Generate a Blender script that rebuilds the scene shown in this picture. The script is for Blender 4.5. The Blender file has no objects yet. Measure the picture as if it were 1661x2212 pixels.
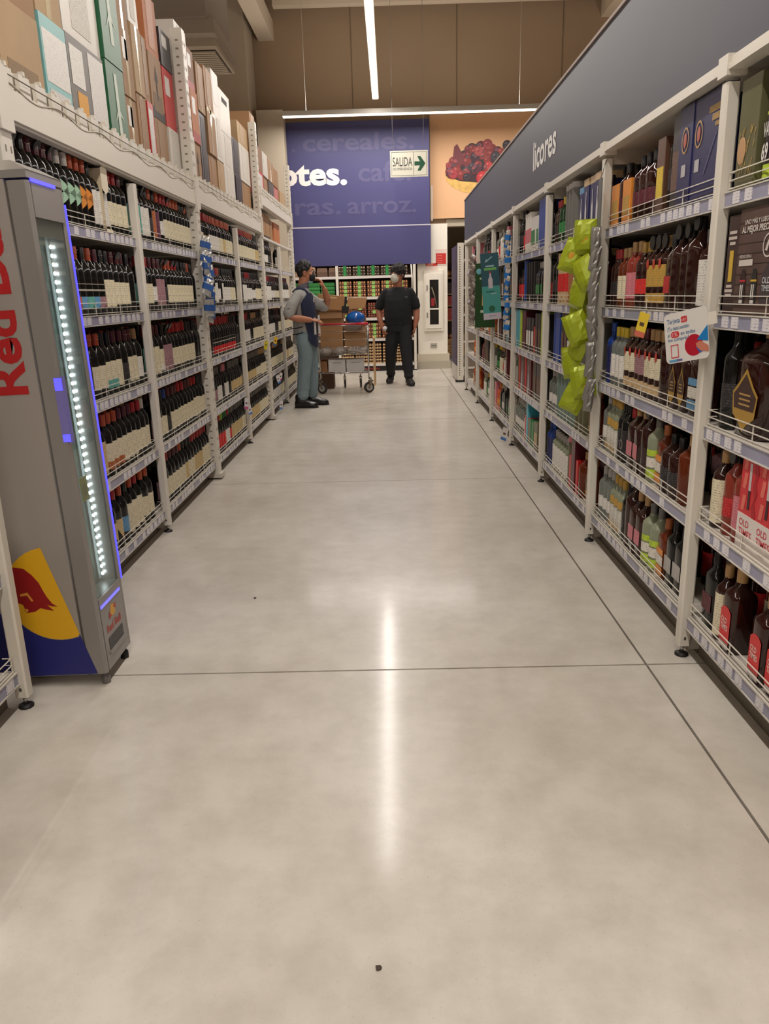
import bpy, bmesh, math, random
from mathutils import Vector, Matrix
R = random.Random(7)
PI = math.pi
scene = bpy.context.scene
col = scene.collection

# ------------------------------------------------------------------ camera
cd = bpy.data.cameras.new('camera')
cam = bpy.data.objects.new('camera', cd)
col.objects.link(cam)
pitch, roll, yaw = math.radians(15.9), math.radians(1.54), math.radians(0.75)
fw = Vector((-math.sin(yaw)*math.cos(pitch), math.cos(yaw)*math.cos(pitch), -math.sin(pitch)))
r0 = Vector((math.cos(yaw), math.sin(yaw), 0))
u0 = r0.cross(fw)
rr = math.cos(roll)*r0 - math.sin(roll)*u0
uu = rr.cross(fw)
cam.matrix_world = Matrix(((rr.x, uu.x, -fw.x, 0), (rr.y, uu.y, -fw.y, 0), (rr.z, uu.z, -fw.z, 1.35), (0, 0, 0, 1)))
cd.sensor_fit = 'VERTICAL'
cd.sensor_height = 24.0
cd.lens = 1650.0/2212.0*24.0
cd.clip_start = 0.05
scene.camera = cam

# ------------------------------------------------------------------ world and exposure
w = bpy.data.worlds.new('world')
scene.world = w
w.use_nodes = True
w.node_tree.nodes['Background'].inputs[0].default_value = (0.9, 0.75, 0.6, 1)
w.node_tree.nodes['Background'].inputs[1].default_value = 0.02
scene.view_settings.view_transform = 'Standard'
scene.view_settings.look = 'None'
scene.view_settings.gamma = 1
scene.view_settings.use_curve_mapping = False
scene.view_settings.exposure = 0.0
LIGHT_W = 18.5            # watts per metre of luminaire, downwards
UP_W = 5.0               # upwards, for the added fill that brightens the upper walls
LIGHT_COL = (1.0, 0.935, 0.87)
LAMP_LINES = [            # luminaires that run along the aisles: x, y0, y1
    (-0.14, 6.5, 13.05), (-0.14, -1.9, 4.3), (-0.14, -9.6, -3.6),
    (-3.9, 7.1, 13.05), (-3.9, 0.9, 6.95), (-3.9, -5.3, 0.75),
    (4.3, 7.1, 13.05), (4.3, 0.9, 6.95), (4.3, -5.3, 0.75)]
LAMP_CROSS = (-1.62, 2.50, 13.4)
LAMP_Z = 4.26

# ------------------------------------------------------------------ materials
def lin(c):
    return tuple(((v/255.0)/12.92 if v/255.0 <= 0.04045 else ((v/255.0+0.055)/1.055)**2.4) for v in c)

MATS = {}
def mat(c, rough=0.5, metal=0.0, emit=0.0, trans=0.0, coat=0.0, pr=None, noise=0.0, nscale=6.0, bump=0.0, spec=0.5, ior=1.45):
    """c sRGB 0-255; pr = sRGB of fine print marks; noise = value variation"""
    key = (c, rough, metal, emit, trans, coat, pr, noise, nscale, bump, spec)
    if key in MATS: return MATS[key]
    m = bpy.data.materials.new('mat_%d' % len(MATS))
    m.use_nodes = True
    nt = m.node_tree; N = nt.nodes; L = nt.links
    b = N['Principled BSDF']
    l = lin(c)
    b.inputs['Base Color'].default_value = (*l, 1)
    b.inputs['Roughness'].default_value = rough
    b.inputs['Metallic'].default_value = metal
    b.inputs['Specular IOR Level'].default_value = spec
    if trans:
        b.inputs['Transmission Weight'].default_value = trans
        b.inputs['IOR'].default_value = ior
    if coat:
        b.inputs['Coat Weight'].default_value = coat
        b.inputs['Coat Roughness'].default_value = 0.08
    if emit:
        b.inputs['Emission Color'].default_value = (*l, 1)
        b.inputs['Emission Strength'].default_value = emit
    src = None
    if noise or bump or pr:
        tc = N.new('ShaderNodeTexCoord')
    if noise:
        n = N.new('ShaderNodeTexNoise'); n.inputs['Scale'].default_value = nscale; n.inputs['Detail'].default_value = 4
        L.new(tc.outputs['Object'], n.inputs['Vector'])
        mr = N.new('ShaderNodeMapRange'); mr.inputs[1].default_value = 0.3; mr.inputs[2].default_value = 0.7
        mr.inputs[3].default_value = 1-noise; mr.inputs[4].default_value = 1+noise
        L.new(n.outputs[0], mr.inputs[0])
        mx = N.new('ShaderNodeVectorMath'); mx.operation = 'SCALE'
        mx.inputs[0].default_value = l; L.new(mr.outputs[0], mx.inputs['Scale'])
        src = mx.outputs[0]
    if pr:
        # rows of small printed marks on the flat print
        mp = N.new('ShaderNodeMapping'); mp.inputs['Scale'].default_value = (60, 60, 17)
        L.new(tc.outputs['Object'], mp.inputs[0])
        n2 = N.new('ShaderNodeTexNoise'); n2.inputs['Scale'].default_value = 3.0; n2.inputs['Detail'].default_value = 1
        L.new(mp.outputs[0], n2.inputs['Vector'])
        wv = N.new('ShaderNodeTexWave'); wv.bands_direction = 'Z'; wv.inputs['Scale'].default_value = 34; wv.inputs['Distortion'].default_value = 0.6
        L.new(tc.outputs['Object'], wv.inputs['Vector'])
        a = N.new('ShaderNodeMath'); a.operation = 'GREATER_THAN'; a.inputs[1].default_value = 0.54; L.new(n2.outputs[0], a.inputs[0])
        c2 = N.new('ShaderNodeMath'); c2.operation = 'GREATER_THAN'; c2.inputs[1].default_value = 0.62; L.new(wv.outputs[0], c2.inputs[0])
        mu = N.new('ShaderNodeMath'); mu.operation = 'MULTIPLY'; L.new(a.outputs[0], mu.inputs[0]); L.new(c2.outputs[0], mu.inputs[1])
        mc = N.new('ShaderNodeMix'); mc.data_type = 'RGBA'
        sc = N.new('ShaderNodeMath'); sc.operation = 'MULTIPLY'; sc.inputs[1].default_value = 0.5; L.new(mu.outputs[0], sc.inputs[0])
        L.new(sc.outputs[0], mc.inputs[0])
        if src: L.new(src, mc.inputs[6])
        else: mc.inputs[6].default_value = (*l, 1)
        mc.inputs[7].default_value = (*lin(pr), 1)
        src = mc.outputs[2]
    if src: L.new(src, b.inputs['Base Color'])
    if bump:
        n = N.new('ShaderNodeTexNoise'); n.inputs['Scale'].default_value = nscale*4; n.inputs['Detail'].default_value = 5
        L.new(tc.outputs['Object'], n.inputs['Vector'])
        bp = N.new('ShaderNodeBump'); bp.inputs['Strength'].default_value = bump; bp.inputs['Distance'].default_value = 0.01
        L.new(n.outputs[0], bp.inputs['Height']); L.new(bp.outputs[0], b.inputs['Normal'])
    MATS[key] = m
    return m

def floor_mat():
    m = bpy.data.materials.new('polished_concrete'); m.use_nodes = True
    nt = m.node_tree; N = nt.nodes; L = nt.links; b = N['Principled BSDF']
    g = N.new('ShaderNodeNewGeometry')
    def noise(scale, det, rough=0.5):
        n = N.new('ShaderNodeTexNoise'); n.inputs['Scale'].default_value = scale; n.inputs['Detail'].default_value = det
        n.inputs['Roughness'].default_value = rough
        L.new(g.outputs['Position'], n.inputs['Vector']); return n
    n1 = noise(0.9, 5, 0.6); n2 = noise(7, 6, 0.65); n3 = noise(140, 2)
    r1 = N.new('ShaderNodeValToRGB')
    r1.color_ramp.elements[0].position = 0.32; r1.color_ramp.elements[0].color = (*lin((194, 187, 176)), 1)
    r1.color_ramp.elements[1].position = 0.68; r1.color_ramp.elements[1].color = (*lin((217, 212, 204)), 1)
    L.new(n1.outputs[0], r1.inputs[0])
    r2 = N.new('ShaderNodeValToRGB')
    r2.color_ramp.elements[0].position = 0.3; r2.color_ramp.elements[0].color = (0.88, 0.87, 0.85, 1)
    r2.color_ramp.elements[1].position = 0.6; r2.color_ramp.elements[1].color = (1.03, 1.03, 1.02, 1)
    L.new(n2.outputs[0], r2.inputs[0])
    mx = N.new('ShaderNodeMix'); mx.data_type = 'RGBA'; mx.blend_type = 'MULTIPLY'; mx.inputs[0].default_value = 1
    L.new(r1.outputs[0], mx.inputs[6]); L.new(r2.outputs[0], mx.inputs[7])
    # faint dark specks and scuffs
    r3 = N.new('ShaderNodeValToRGB')
    r3.color_ramp.elements[0].position = 0.25; r3.color_ramp.elements[0].color = (0.86, 0.85, 0.83, 1)
    r3.color_ramp.elements[1].position = 0.36; r3.color_ramp.elements[1].color = (1, 1, 1, 1)
    L.new(n3.outputs[0], r3.inputs[0])
    m2 = N.new('ShaderNodeMix'); m2.data_type = 'RGBA'; m2.blend_type = 'MULTIPLY'; m2.inputs[0].default_value = 1
    L.new(mx.outputs[2], m2.inputs[6]); L.new(r3.outputs[0], m2.inputs[7])
    L.new(m2.outputs[2], b.inputs['Base Color'])
    mr = N.new('ShaderNodeMapRange'); mr.inputs[1].default_value = 0.3; mr.inputs[2].default_value = 0.7
    mr.inputs[3].default_value = 0.34; mr.inputs[4].default_value = 0.42
    L.new(n2.outputs[0], mr.inputs[0]); L.new(mr.outputs[0], b.inputs['Roughness'])
    b.inputs['Specular IOR Level'].default_value = 0.3
    b.inputs['Coat Weight'].default_value = 0.27
    b.inputs['Coat Roughness'].default_value = 0.13
    bp = N.new('ShaderNodeBump'); bp.inputs['Strength'].default_value = 0.02; bp.inputs['Distance'].default_value = 0.01
    return m

M_WHITE = mat((222, 216, 204), 0.38)
M_WHITE2 = mat((205, 199, 188), 0.5)
M_HOLE = mat((70, 64, 58), 0.8)
M_DARK = mat((28, 26, 26), 0.5)
M_BLACK = mat((14, 14, 16), 0.35)
M_CHROME = mat((190, 188, 184), 0.25, 0.9)
M_GLASSDK = mat((13, 14, 13), 0.13, spec=0.5)
M_STRIP = mat((150, 150, 172), 0.3, noise=0.12, nscale=9)
M_TAG = mat((225, 222, 226), 0.25, pr=(120, 118, 130))
M_PLINTH = mat((112, 104, 92), 0.6, noise=0.06)
M_INNER = mat((150, 143, 132), 0.6)

# ------------------------------------------------------------------ mesh builder
class MB:
    def __init__(s):
        s.v = []; s.f = []; s.mi = []; s.sm = []; s.mats = []; s.M = Matrix()
    def _m(s, m):
        if m not in s.mats: s.mats.append(m)
        return s.mats.index(m)
    def add(s, vs, fs, m, smooth=False):
        o = len(s.v); k = s._m(m)
        s.v += [tuple(s.M @ Vector(p)) for p in vs]
        for f in fs:
            s.f.append([i+o for i in f]); s.mi.append(k); s.sm.append(smooth)
    def box(s, x0, x1, y0, y1, z0, z1, m, ch=0.0):
        if ch:
            c = min(ch, abs(x1-x0)*.45, abs(y1-y0)*.45)
            pts = [(x0+c, y0), (x1-c, y0), (x1, y0+c), (x1, y1-c), (x1-c, y1), (x0+c, y1), (x0, y1-c), (x0, y0+c)]
            s.prism(pts, z0, z1, m); return
        vs = [(x0,y0,z0),(x1,y0,z0),(x1,y1,z0),(x0,y1,z0),(x0,y0,z1),(x1,y0,z1),(x1,y1,z1),(x0,y1,z1)]
        s.add(vs, [(3,2,1,0),(4,5,6,7),(0,1,5,4),(1,2,6,5),(2,3,7,6),(3,0,4,7)], m)
    def prism(s, pts, z0, z1, m, smooth=False):
        n = len(pts)
        vs = [(x, y, z0) for x, y in pts]+[(x, y, z1) for x, y in pts]
        s.add(vs, [tuple(range(n-1, -1, -1)), tuple(range(n, 2*n))], m)
        s.add(vs, [(i, (i+1) % n, n+(i+1) % n, n+i) for i in range(n)], m, smooth)
    def poly(s, pts, m):
        s.add(pts, [tuple(range(len(pts)))], m)
    def lathe(s, prof, m, n=14, a0=0.0, a1=2*PI, cx=0, cy=0, sx=1, sy=1, power=None, smooth=True, close=True):
        """prof (r,z) bottom to top"""
        full = abs(a1-a0-2*PI) < 1e-6
        k = n if full else n+1
        vs = []
        for r, z in prof:
            for i in range(k):
                a = a0+(a1-a0)*i/n
                c, q = math.cos(a), math.sin(a)
                if power:
                    d = (abs(c)**power+abs(q)**power)**(1/power); c /= d; q /= d
                vs.append((cx+r*c*sx, cy+r*q*sy, z))
        fs = []
        for j in range(len(prof)-1):
            for i in range(n):
                i2 = (i+1) % k if full else i+1
                fs.append((j*k+i, j*k+i2, (j+1)*k+i2, (j+1)*k+i))
        s.add(vs, fs, m, smooth)
        if full and close:
            if prof[0][0] > 1e-5: s.add([vs[i] for i in range(k)], [tuple(range(k-1, -1, -1))], m)
            if prof[-1][0] > 1e-5: s.add([vs[(len(prof)-1)*k+i] for i in range(k)], [tuple(range(k))], m)
    def tube(s, pts, r, m, n=5, smooth=True, r2=None):
        pts = [Vector(p) for p in pts]
        vs = []; N = len(pts)
        for j, p in enumerate(pts):
            t = (pts[min(j+1, N-1)]-pts[max(j-1, 0)])
            if t.length < 1e-9: t = Vector((0, 0, 1))
            t.normalize()
            if j == 0:
                up = Vector((0, 0, 1)) if abs(t.z) < 0.9 else Vector((1, 0, 0))
                a = t.cross(up).normalized()
            else: a = (a-t*a.dot(t)).normalized()
            b = t.cross(a)
            rj = r if r2 is None else r+(r2-r)*j/(N-1)
            if isinstance(r, (list, tuple)): rj = r[j]
            for i in range(n):
                q = 2*PI*(i+.5)/n
                vs.append(tuple(p+a*math.cos(q)*rj+b*math.sin(q)*rj))
        fs = [(j*n+i, j*n+(i+1) % n, (j+1)*n+(i+1) % n, (j+1)*n+i) for j in range(N-1) for i in range(n)]
        fs += [tuple(range(n-1, -1, -1)), tuple((N-1)*n+i for i in range(n))]
        s.add(vs, fs, m, smooth)
    def ell(s, c, rx, ry, rz, m, n=12, k=8, rot=None):
        vs = []; 
        for j in range(k+1):
            ph = PI*j/k
            for i in range(n):
                a = 2*PI*i/n
                p = Vector((rx*math.sin(ph)*math.cos(a), ry*math.sin(ph)*math.sin(a), rz*math.cos(ph)))
                if rot: p = rot @ p
                vs.append(tuple(p+Vector(c)))
        fs = [(j*n+i, (j+1)*n+i, (j+1)*n+(i+1) % n, j*n+(i+1) % n) for j in range(k) for i in range(n)]
        s.add(vs, fs, m, True)
    def merge(s, o):
        for m in o.mats: s._m(m)
        b = len(s.v); s.v += o.v
        for f, i, q in zip(o.f, o.mi, o.sm):
            s.f.append([x+b for x in f]); s.mi.append(s.mats.index(o.mats[i])); s.sm.append(q)
    def merged_at(s, o, M):
        for m in o.mats: s._m(m)
        b = len(s.v); s.v += [tuple(M @ Vector(p)) for p in o.v]
        for f, i, q in zip(o.f, o.mi, o.sm):
            s.f.append([x+b for x in f]); s.mi.append(s.mats.index(o.mats[i])); s.sm.append(q)
    def mesh(s, name):
        me = bpy.data.meshes.new(name)
        me.from_pydata(s.v, [], s.f)
        for m in s.mats: me.materials.append(m)
        me.polygons.foreach_set('material_index', s.mi)
        me.polygons.foreach_set('use_smooth', s.sm)
        me.update()
        return me
    def build(s, name, parent=None, label=None, cat=None, group=None, kind=None, me=None):
        o = bpy.data.objects.new(name, me or s.mesh(name))
        col.objects.link(o)
        if parent is not None: o.parent = parent
        return tag(o, label, cat, group, kind)

def tag(o, label=None, cat=None, group=None, kind=None):
    if label: o['label'] = label
    if cat: o['category'] = cat
    if group: o['group'] = group
    if kind: o['kind'] = kind
    return o

def thing(name, label, cat, loc=(0, 0, 0), M=None, group=None, kind=None):
    o = bpy.data.objects.new(name, None)
    o.empty_display_size = 0.05
    col.objects.link(o)
    o.matrix_world = M if M is not None else Matrix.Translation(loc)
    return tag(o, label, cat, group, kind)

_T = {}
def textgeo(st, bold=0.0):
    """letters of st as flat geometry, normalised to the unit box"""
    if (st, bold) in _T: return _T[(st, bold)]
    cu = bpy.data.curves.new('t', 'FONT'); cu.body = st; cu.offset = bold; cu.resolution_u = 3
    ob = bpy.data.objects.new('t', cu); col.objects.link(ob)
    bpy.context.view_layer.update()
    dg = bpy.context.evaluated_depsgraph_get()
    me = bpy.data.meshes.new_from_object(ob.evaluated_get(dg))
    vs = [tuple(v.co) for v in me.vertices]; fs = [tuple(p.vertices) for p in me.polygons]
    x0 = min(v[0] for v in vs); x1 = max(v[0] for v in vs); y0 = min(v[1] for v in vs); y1 = max(v[1] for v in vs)
    vs = [((v[0]-x0)/(x1-x0), (v[1]-y0)/(y1-y0)) for v in vs]
    bpy.data.objects.remove(ob); bpy.data.meshes.remove(me)
    _T[(st, bold)] = (vs, fs); return _T[(st, bold)]

def puttext(mb, st, x0, x1, z0, z1, y, m, bold=0.0, plane='xz', skew=0.0):
    """flat lettering standing in the local xz plane, read from -y"""
    vs, fs = textgeo(st, bold)
    mb.add([(x0+(x1-x0)*a+skew*b, y, z0+(z1-z0)*b) for a, b in vs], fs, m)

def RM(y, z, d=0.0, rz=0.0):   # product frame on the right-hand run: front looks to -X
    return Matrix.Translation((XR+d, y, z)) @ Matrix.Rotation(-PI/2+rz, 4, 'Z')
def LM(y, z, d=0.0, rz=0.0):   # on the left-hand run: front looks to +X
    return Matrix.Translation((XL-d, y, z)) @ Matrix.Rotation(PI/2+rz, 4, 'Z')
XR, XL = 1.06, -1.35

# ------------------------------------------------------------------ the setting
FM = floor_mat()
mb = MB(); mb.box(-9, 9, -10, 19, -0.06, -0.02, mat((60, 55, 48), 0.9))
floor = mb.build('floor', kind='structure')
xs = [-9, -2.1, 0.925, 3.95, 9]; ys = [-10, -6.4, -3.4, -0.43, 2.585, 5.6, 8.5, 11.55, 14.75, 19]
g = 0.0045
for i in range(4):
    for j in range(9):
        mb = MB()
        mb.box(xs[i]+g, xs[i+1]-g, ys[j]+g, ys[j+1]-g, -0.02, 0.0, FM)
        mb.build('floor_slab', floor)
for (x, y, r_) in ((-0.66, 3.32, .008), (-.055, 1.27, .007)):
    mb = MB(); mb.prism([(x+r_*math.cos(a)*R.uniform(.7, 1.3), y+r_*math.sin(a)*R.uniform(.7, 1.3)) for a in [i*PI/4 for i in range(8)]], 0.0003, .003, mat((70, 58, 48), .8))
    mb.build('debris_crumb', label='tiny dark crumb on the %s of the open floor' % ('left middle' if x < -.5 else 'near middle'), cat='debris')

M_WALL = mat((158, 134, 108), 0.85, noise=0.03, nscale=1.2)
M_WALL2 = mat((196, 180, 156), 0.8, noise=0.03, nscale=1.2)
WT = 6.15
mb = MB()
mb.box(-9, 0.5, 14.7, 14.9, 0, WT, M_WALL)
mb.box(0.5, 4.6, 14.7, 14.9, 2.55, WT, M_WALL)
mb.box(4.6, 9, 14.7, 14.9, 0, WT, M_WALL)
wb = mb.build('wall_back', kind='structure')
for x in (-0.55, 1.25, 3.05, 4.85):            # joints between the wall cladding panels
    mb = MB(); mb.box(x-.006, x+.006, 14.69, 14.7, 4.4, WT, mat((120, 105, 85), .9)); mb.build('panel_joint', wb)
mb = MB(); mb.box(-9.2, -9, -10, 15, 0, WT, M_WALL); mb.build('wall_left', kind='structure')
mb = MB(); mb.box(9, 9.2, -10, 19, 0, WT, M_WALL); mb.build('wall_right', kind='structure')
mb = MB(); mb.box(-9, 9, -10.2, -10, 0, WT, M_WALL); mb.build('wall_front', kind='structure')
mb = MB(); mb.box(-9, 9, 19, 19.2, 0, 4, M_WALL2); mb.build('wall_rear', kind='structure')
mb = MB(); mb.box(-9.2, 9.2, -10.2, 15, WT, WT+.15, mat((150, 136, 116), .9)); mb.build('ceiling', kind='structure')
mb = MB(); mb.box(0.4, 9, 14.9, 19.2, 3.2, 3.3, mat((190, 178, 160), .9)); mb.build('ceiling_bakery', kind='structure')
# white partition board below the bakery poster (soffit edge)
mb = MB(); mb.box(1.06, 4.6, 14.66, 14.92, 2.5, 2.62, mat((180, 170, 152), .7)); mb.build('trim_1', kind='structure')
# ceiling beams
for i, (x0, x1, y0, y1, z0, z1) in enumerate(((-2.12, -1.86, -10, 14.7, 5.55, 5.85), (3.68, 3.9, -10, 14.7, 5.75, 6.0), (-1.8, 9, 14.25, 14.42, 5.93, 6.1))):
    mb = MB(); mb.box(x0, x1, y0, y1, z0, z1, mat((206, 190, 168), .7)); mb.build('ceiling_beam', kind='structure')
# columns at the back left
mb = MB(); mb.box(-3.1, -2.2, 13.7, 14.5, 0, WT, mat((165, 150, 130), .85, noise=.05, nscale=2)); mb.build('column', kind='structure')
mb = MB(); mb.box(-3.9, -3.25, 13.2, 13.9, 0, 5.7, mat((200, 188, 170), .85)); mb.box(-3.95, -3.2, 13.1, 13.95, 5.7, 5.8, mat((215, 205, 190), .8)); mb.build('column', kind='structure')
mb = MB(); mb.box(-2.13, -1.69, 13.95, 14.25, 0, 4.33, mat((178, 166, 148), .85)); mb.build('column', kind='structure')
# white service pillar with plinth
pil = thing('pillar', None, None, (0, 0, 0), kind='structure')
mb = MB(); mb.box(.52, 1.06, 14.42, 14.95, .14, 2.53, mat((238, 232, 220), .6, noise=.015)); mb.build('shaft', pil)
mb = MB(); mb.box(.50, 1.09, 14.38, 14.97, .14, .27, mat((200, 190, 172), .7)); mb.box(.48, 1.11, 14.34, 14.99, 0, .14, mat((176, 168, 152), .7)); mb.build('plinth', pil)

# ------------------------------------------------------------------ luminaires
def lamp(x0, x1, y0, y1, label, z=LAMP_Z):
    t = thing('linear_lamp', label, 'lamp', ((x0+x1)/2, (y0+y1)/2, z), group=None)
    cx, cy = (x0+x1)/2, (y0+y1)/2
    lx, ly = (x1-x0)/2, (y1-y0)/2
    mb = MB(); mb.box(-lx-.006, lx+.006, -ly-.006, ly+.006, 0.0, .07, mat((190, 185, 175), .5)); mb.build('housing', t)
    mb = MB(); mb.box(-lx, lx, -ly, ly, -.018, -.0005, mat((255, 236, 214), .5, emit=3.2)); mb.build('diffuser', t)
    for q in (-.82, .82):
        mb = MB(); px, py = (lx*q, 0) if lx > ly else (0, ly*q)
        mb.tube([(px, py, .07), (px, py, WT-z-.001)], .004, M_WHITE2, 4); mb.build('chain', t)
    ld = bpy.data.lights.new('glow', 'AREA'); ld.shape = 'RECTANGLE'; ld.size = 2*lx; ld.size_y = 2*ly
    ld.energy = LIGHT_W*2*max(lx, ly); ld.color = LIGHT_COL
    lo = bpy.data.objects.new('glow', ld); col.objects.link(lo); lo.parent = t; lo.location = (0, 0, -.021)
    lu = ld.copy(); lu.energy = UP_W*2*max(lx, ly)
    lo = bpy.data.objects.new('uplight_fill', lu); col.objects.link(lo); lo.parent = t; lo.location = (0, 0, .073); lo.rotation_euler = (PI, 0, 0)  # added fill on the housing top, lifts the ceiling and upper walls
for x, y0, y1 in LAMP_LINES:
    where = {-0.14: 'over the middle aisle', -3.9: 'behind the wine rack', 4.3: 'behind the spirits shelves'}[x]
    lb = 'white linear lamp hung %s, %s' % (where, 'far one ending before the back wall' if y0 > 5 else ('middle one' if y0 > -2 else ('near one behind the camera' if y0 > -5.4 else 'rearmost one')))
    lamp(x-.045, x+.045, y0, y1, lb)
lamp(LAMP_CROSS[0], LAMP_CROSS[1], LAMP_CROSS[2]-.04, LAMP_CROSS[2]+.04, 'long white linear lamp hung crosswise above the blue banner', 4.11)

# ------------------------------------------------------------------ back wall graphics
ban = thing('grocery_banner', 'large dark blue banner with white and faint product words above the eggs', 'banner', (0, 0, 0))
NB = mat((65, 64, 112), 0.5); NB2 = mat((83, 80, 122), 0.5)
mb = MB(); mb.box(-2.16, .748, 14.30, 14.34, 2.52, 4.20, NB); mb.build('panel', ban)
mb = MB(); mb.box(-2.16, .76, 14.30, 14.34, 1.86, 2.50, NB); mb.build('panel', ban)
mb = MB(); mb.box(-2.16, .76, 14.296, 14.344, 2.50, 2.52, mat((190, 186, 200), .5)); mb.build('joint_strip', ban)
mb = MB(); mb.box(-2.16, .50, 14.36, 14.68, 1.88, 4.18, mat((120, 112, 100), .8)); mb.build('backing', ban)
words = [('cereales.', -1.46, .50, 3.80, 4.10, NB2, .02), ('.', -1.66, -1.60, 3.80, 3.86, NB2, .02), ('café.', -.50, .44, 3.28, 3.62, NB2, .02),
         ('ras.', -1.66, -.83, 2.75, 2.96, NB2, .02), ('arroz.', -.71, .53, 2.75, 2.96, NB2, .02),
         ('otes.', -1.93, -.70, 3.24, 3.59, mat((232, 228, 225), .5), .035)]
for s_, x0, x1, z0, z1, m, bo in words:
    k = .9728
    mb = MB(); puttext(mb, s_, x0*k, x1*k, 1.35+(z0-1.35)*k, 1.35+(z1-1.35)*k, 14.297, m, bo); mb.build('lettering', ban)

pos = thing('bakery_poster', 'orange wall poster with a berry tart right of the blue banner', 'poster', (0, 0, 0))
mb = MB(); mb.box(.772, 4.6, 14.60, 14.64, 2.63, 4.32, mat((222, 176, 134), .6, noise=.05, nscale=.6)); mb.build('panel', pos)
mb = MB(); mb.box(.785, .815, 14.590, 14.645, 2.6, 3.18, mat((225, 215, 205), .6)); mb.build('edge_strip', pos)
def disc(mb, cx, cz, rx, rz, y, m, n=16, a0=0, a1=2*PI):
    mb.poly([(cx+rx*math.cos(a0+(a1-a0)*i/n), y, cz+rz*math.sin(a0+(a1-a0)*i/n)) for i in range(n+(0 if a1-a0 > 6.2 else 1))], m)
mb = MB()
mb.poly([(1.03, 14.596, 3.37), (1.06, 14.596, 3.25), (1.16, 14.596, 3.15), (1.35, 14.596, 3.06), (1.6, 14.596, 3.02), (2.0, 14.596, 3.04), (2.35, 14.596, 3.15), (2.45, 14.596, 3.4)], mat((216, 174, 98), .6, noise=.2, nscale=12)); mb.build('tart_crust', pos)
bc = [(128, 44, 44), (104, 34, 42), (58, 34, 46), (44, 32, 40), (140, 52, 50), (84, 36, 52)]
rb = random.Random(3)
q = MB(); q.poly([(1.05, 14.595, 3.33), (1.3, 14.595, 3.24), (1.7, 14.595, 3.2), (2.2, 14.595, 3.24), (2.4, 14.595, 3.4), (2.2, 14.595, 3.7), (1.7, 14.595, 3.85), (1.25, 14.595, 3.7), (1.06, 14.595, 3.5)], mat((58, 36, 42), .5)); q.build('tart_filling', pos)
fr = MB()
for i in range(95):
    x = 1.1+rb.random()*1.3; top = 3.82-.55*abs((x-1.7)/.75)**2
    z = 3.33+.0*x+rb.random()*max(.08, top-3.33)
    q = .05+.045*rb.random(); c = bc[rb.randrange(6)]
    disc(fr, x, z, q, q*.95, 14.594-i*.00004, mat(c, .5), 12)
    disc(fr, x-q*.3, z+q*.3, q*.35, q*.3, 14.5899-i*.00004, mat(tuple(min(255, v+34) for v in c), .5), 8)
fr.build('tart_berries', pos)
q = MB()
for (x, z, r_, c) in ((1.18, 3.36, .085, (150, 46, 52)), (1.42, 3.30, .07, (46, 36, 46)), (1.70, 3.28, .115, (176, 44, 48)), (1.52, 3.46, .08, (52, 40, 50)), (1.80, 3.48, .07, (168, 50, 52)), (1.62, 3.72, .08, (152, 60, 62)), (1.78, 3.82, .085, (136, 48, 54)), (1.92, 3.62, .085, (50, 42, 52)), (2.1, 3.64, .08, (166, 66, 62)), (2.12, 3.80, .08, (44, 38, 46)), (1.1, 3.5, .05, (140, 48, 56)), (2.05, 3.42, .09, (48, 38, 48))):
    disc(q, x, z, r_, r_*1.02, 14.5885, mat(c, .5), 16)
    for k in range(7): disc(q, x+r_*.55*math.cos(k*.9), z+r_*.55*math.sin(k*.9), r_*.24, r_*.24, 14.5882-k*.00003, mat(tuple(min(255, v+16) for v in c), .5), 8)
    disc(q, x-r_*.3, z+r_*.35, r_*.22, r_*.16, 14.5875, mat(tuple(min(255, v+56) for v in c), .5), 8)
q.poly([(1.16, 14.587, 3.52), (1.44, 14.587, 3.5), (1.34, 14.587, 3.68), (1.25, 14.587, 3.84), (1.2, 14.587, 3.8)], mat((112, 46, 56), .5))
q.build('tart_fruit', pos)

# ------------------------------------------------------------------ exit sign
ex = thing('exit_sign', 'white hanging exit sign with green arrow in front of the blue banner', 'sign', (0, 13.0, 0))
mb = MB(); mb.box(.065, .655, -.012, .012, 3.115, 3.495, mat((232, 230, 214), .4)); mb.build('panel', ex)
GR = mat((22, 84, 56), .5); DT = mat((52, 56, 54), .5)
mb = MB()
for (a, b_, c, d) in ((.085, .635, 3.135, 3.139), (.085, .635, 3.471, 3.475), (.085, .089, 3.135, 3.475), (.631, .635, 3.135, 3.475), (.425, .430, 3.135, 3.475)):
    mb.box(a, b_, -.0135, -.012, c, d, DT)
mb.build('border', ex)
mb = MB(); puttext(mb, 'SALIDA', .105, .41, 3.27, 3.40, -.014, DT, .0); mb.build('lettering', ex)
mb = MB(); puttext(mb, 'DE EMERGENCIA', .105, .41, 3.215, 3.25, -.014, DT); mb.build('lettering', ex)
mb = MB(); mb.poly([(.445, -.014, 3.275), (.53, -.014, 3.275), (.49, -.014, 3.20), (.54, -.014, 3.20), (.615, -.014, 3.305), (.54, -.014, 3.41), (.49, -.014, 3.41), (.53, -.014, 3.335), (.445, -.014, 3.335)], GR); mb.build('arrow', ex)
for x in (.11, .59):
    mb = MB(); mb.tube([(x, 0, 3.495), (x, 0, WT)], .004, mat((150, 148, 150), .5), 4); mb.build('hanger', ex)

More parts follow.
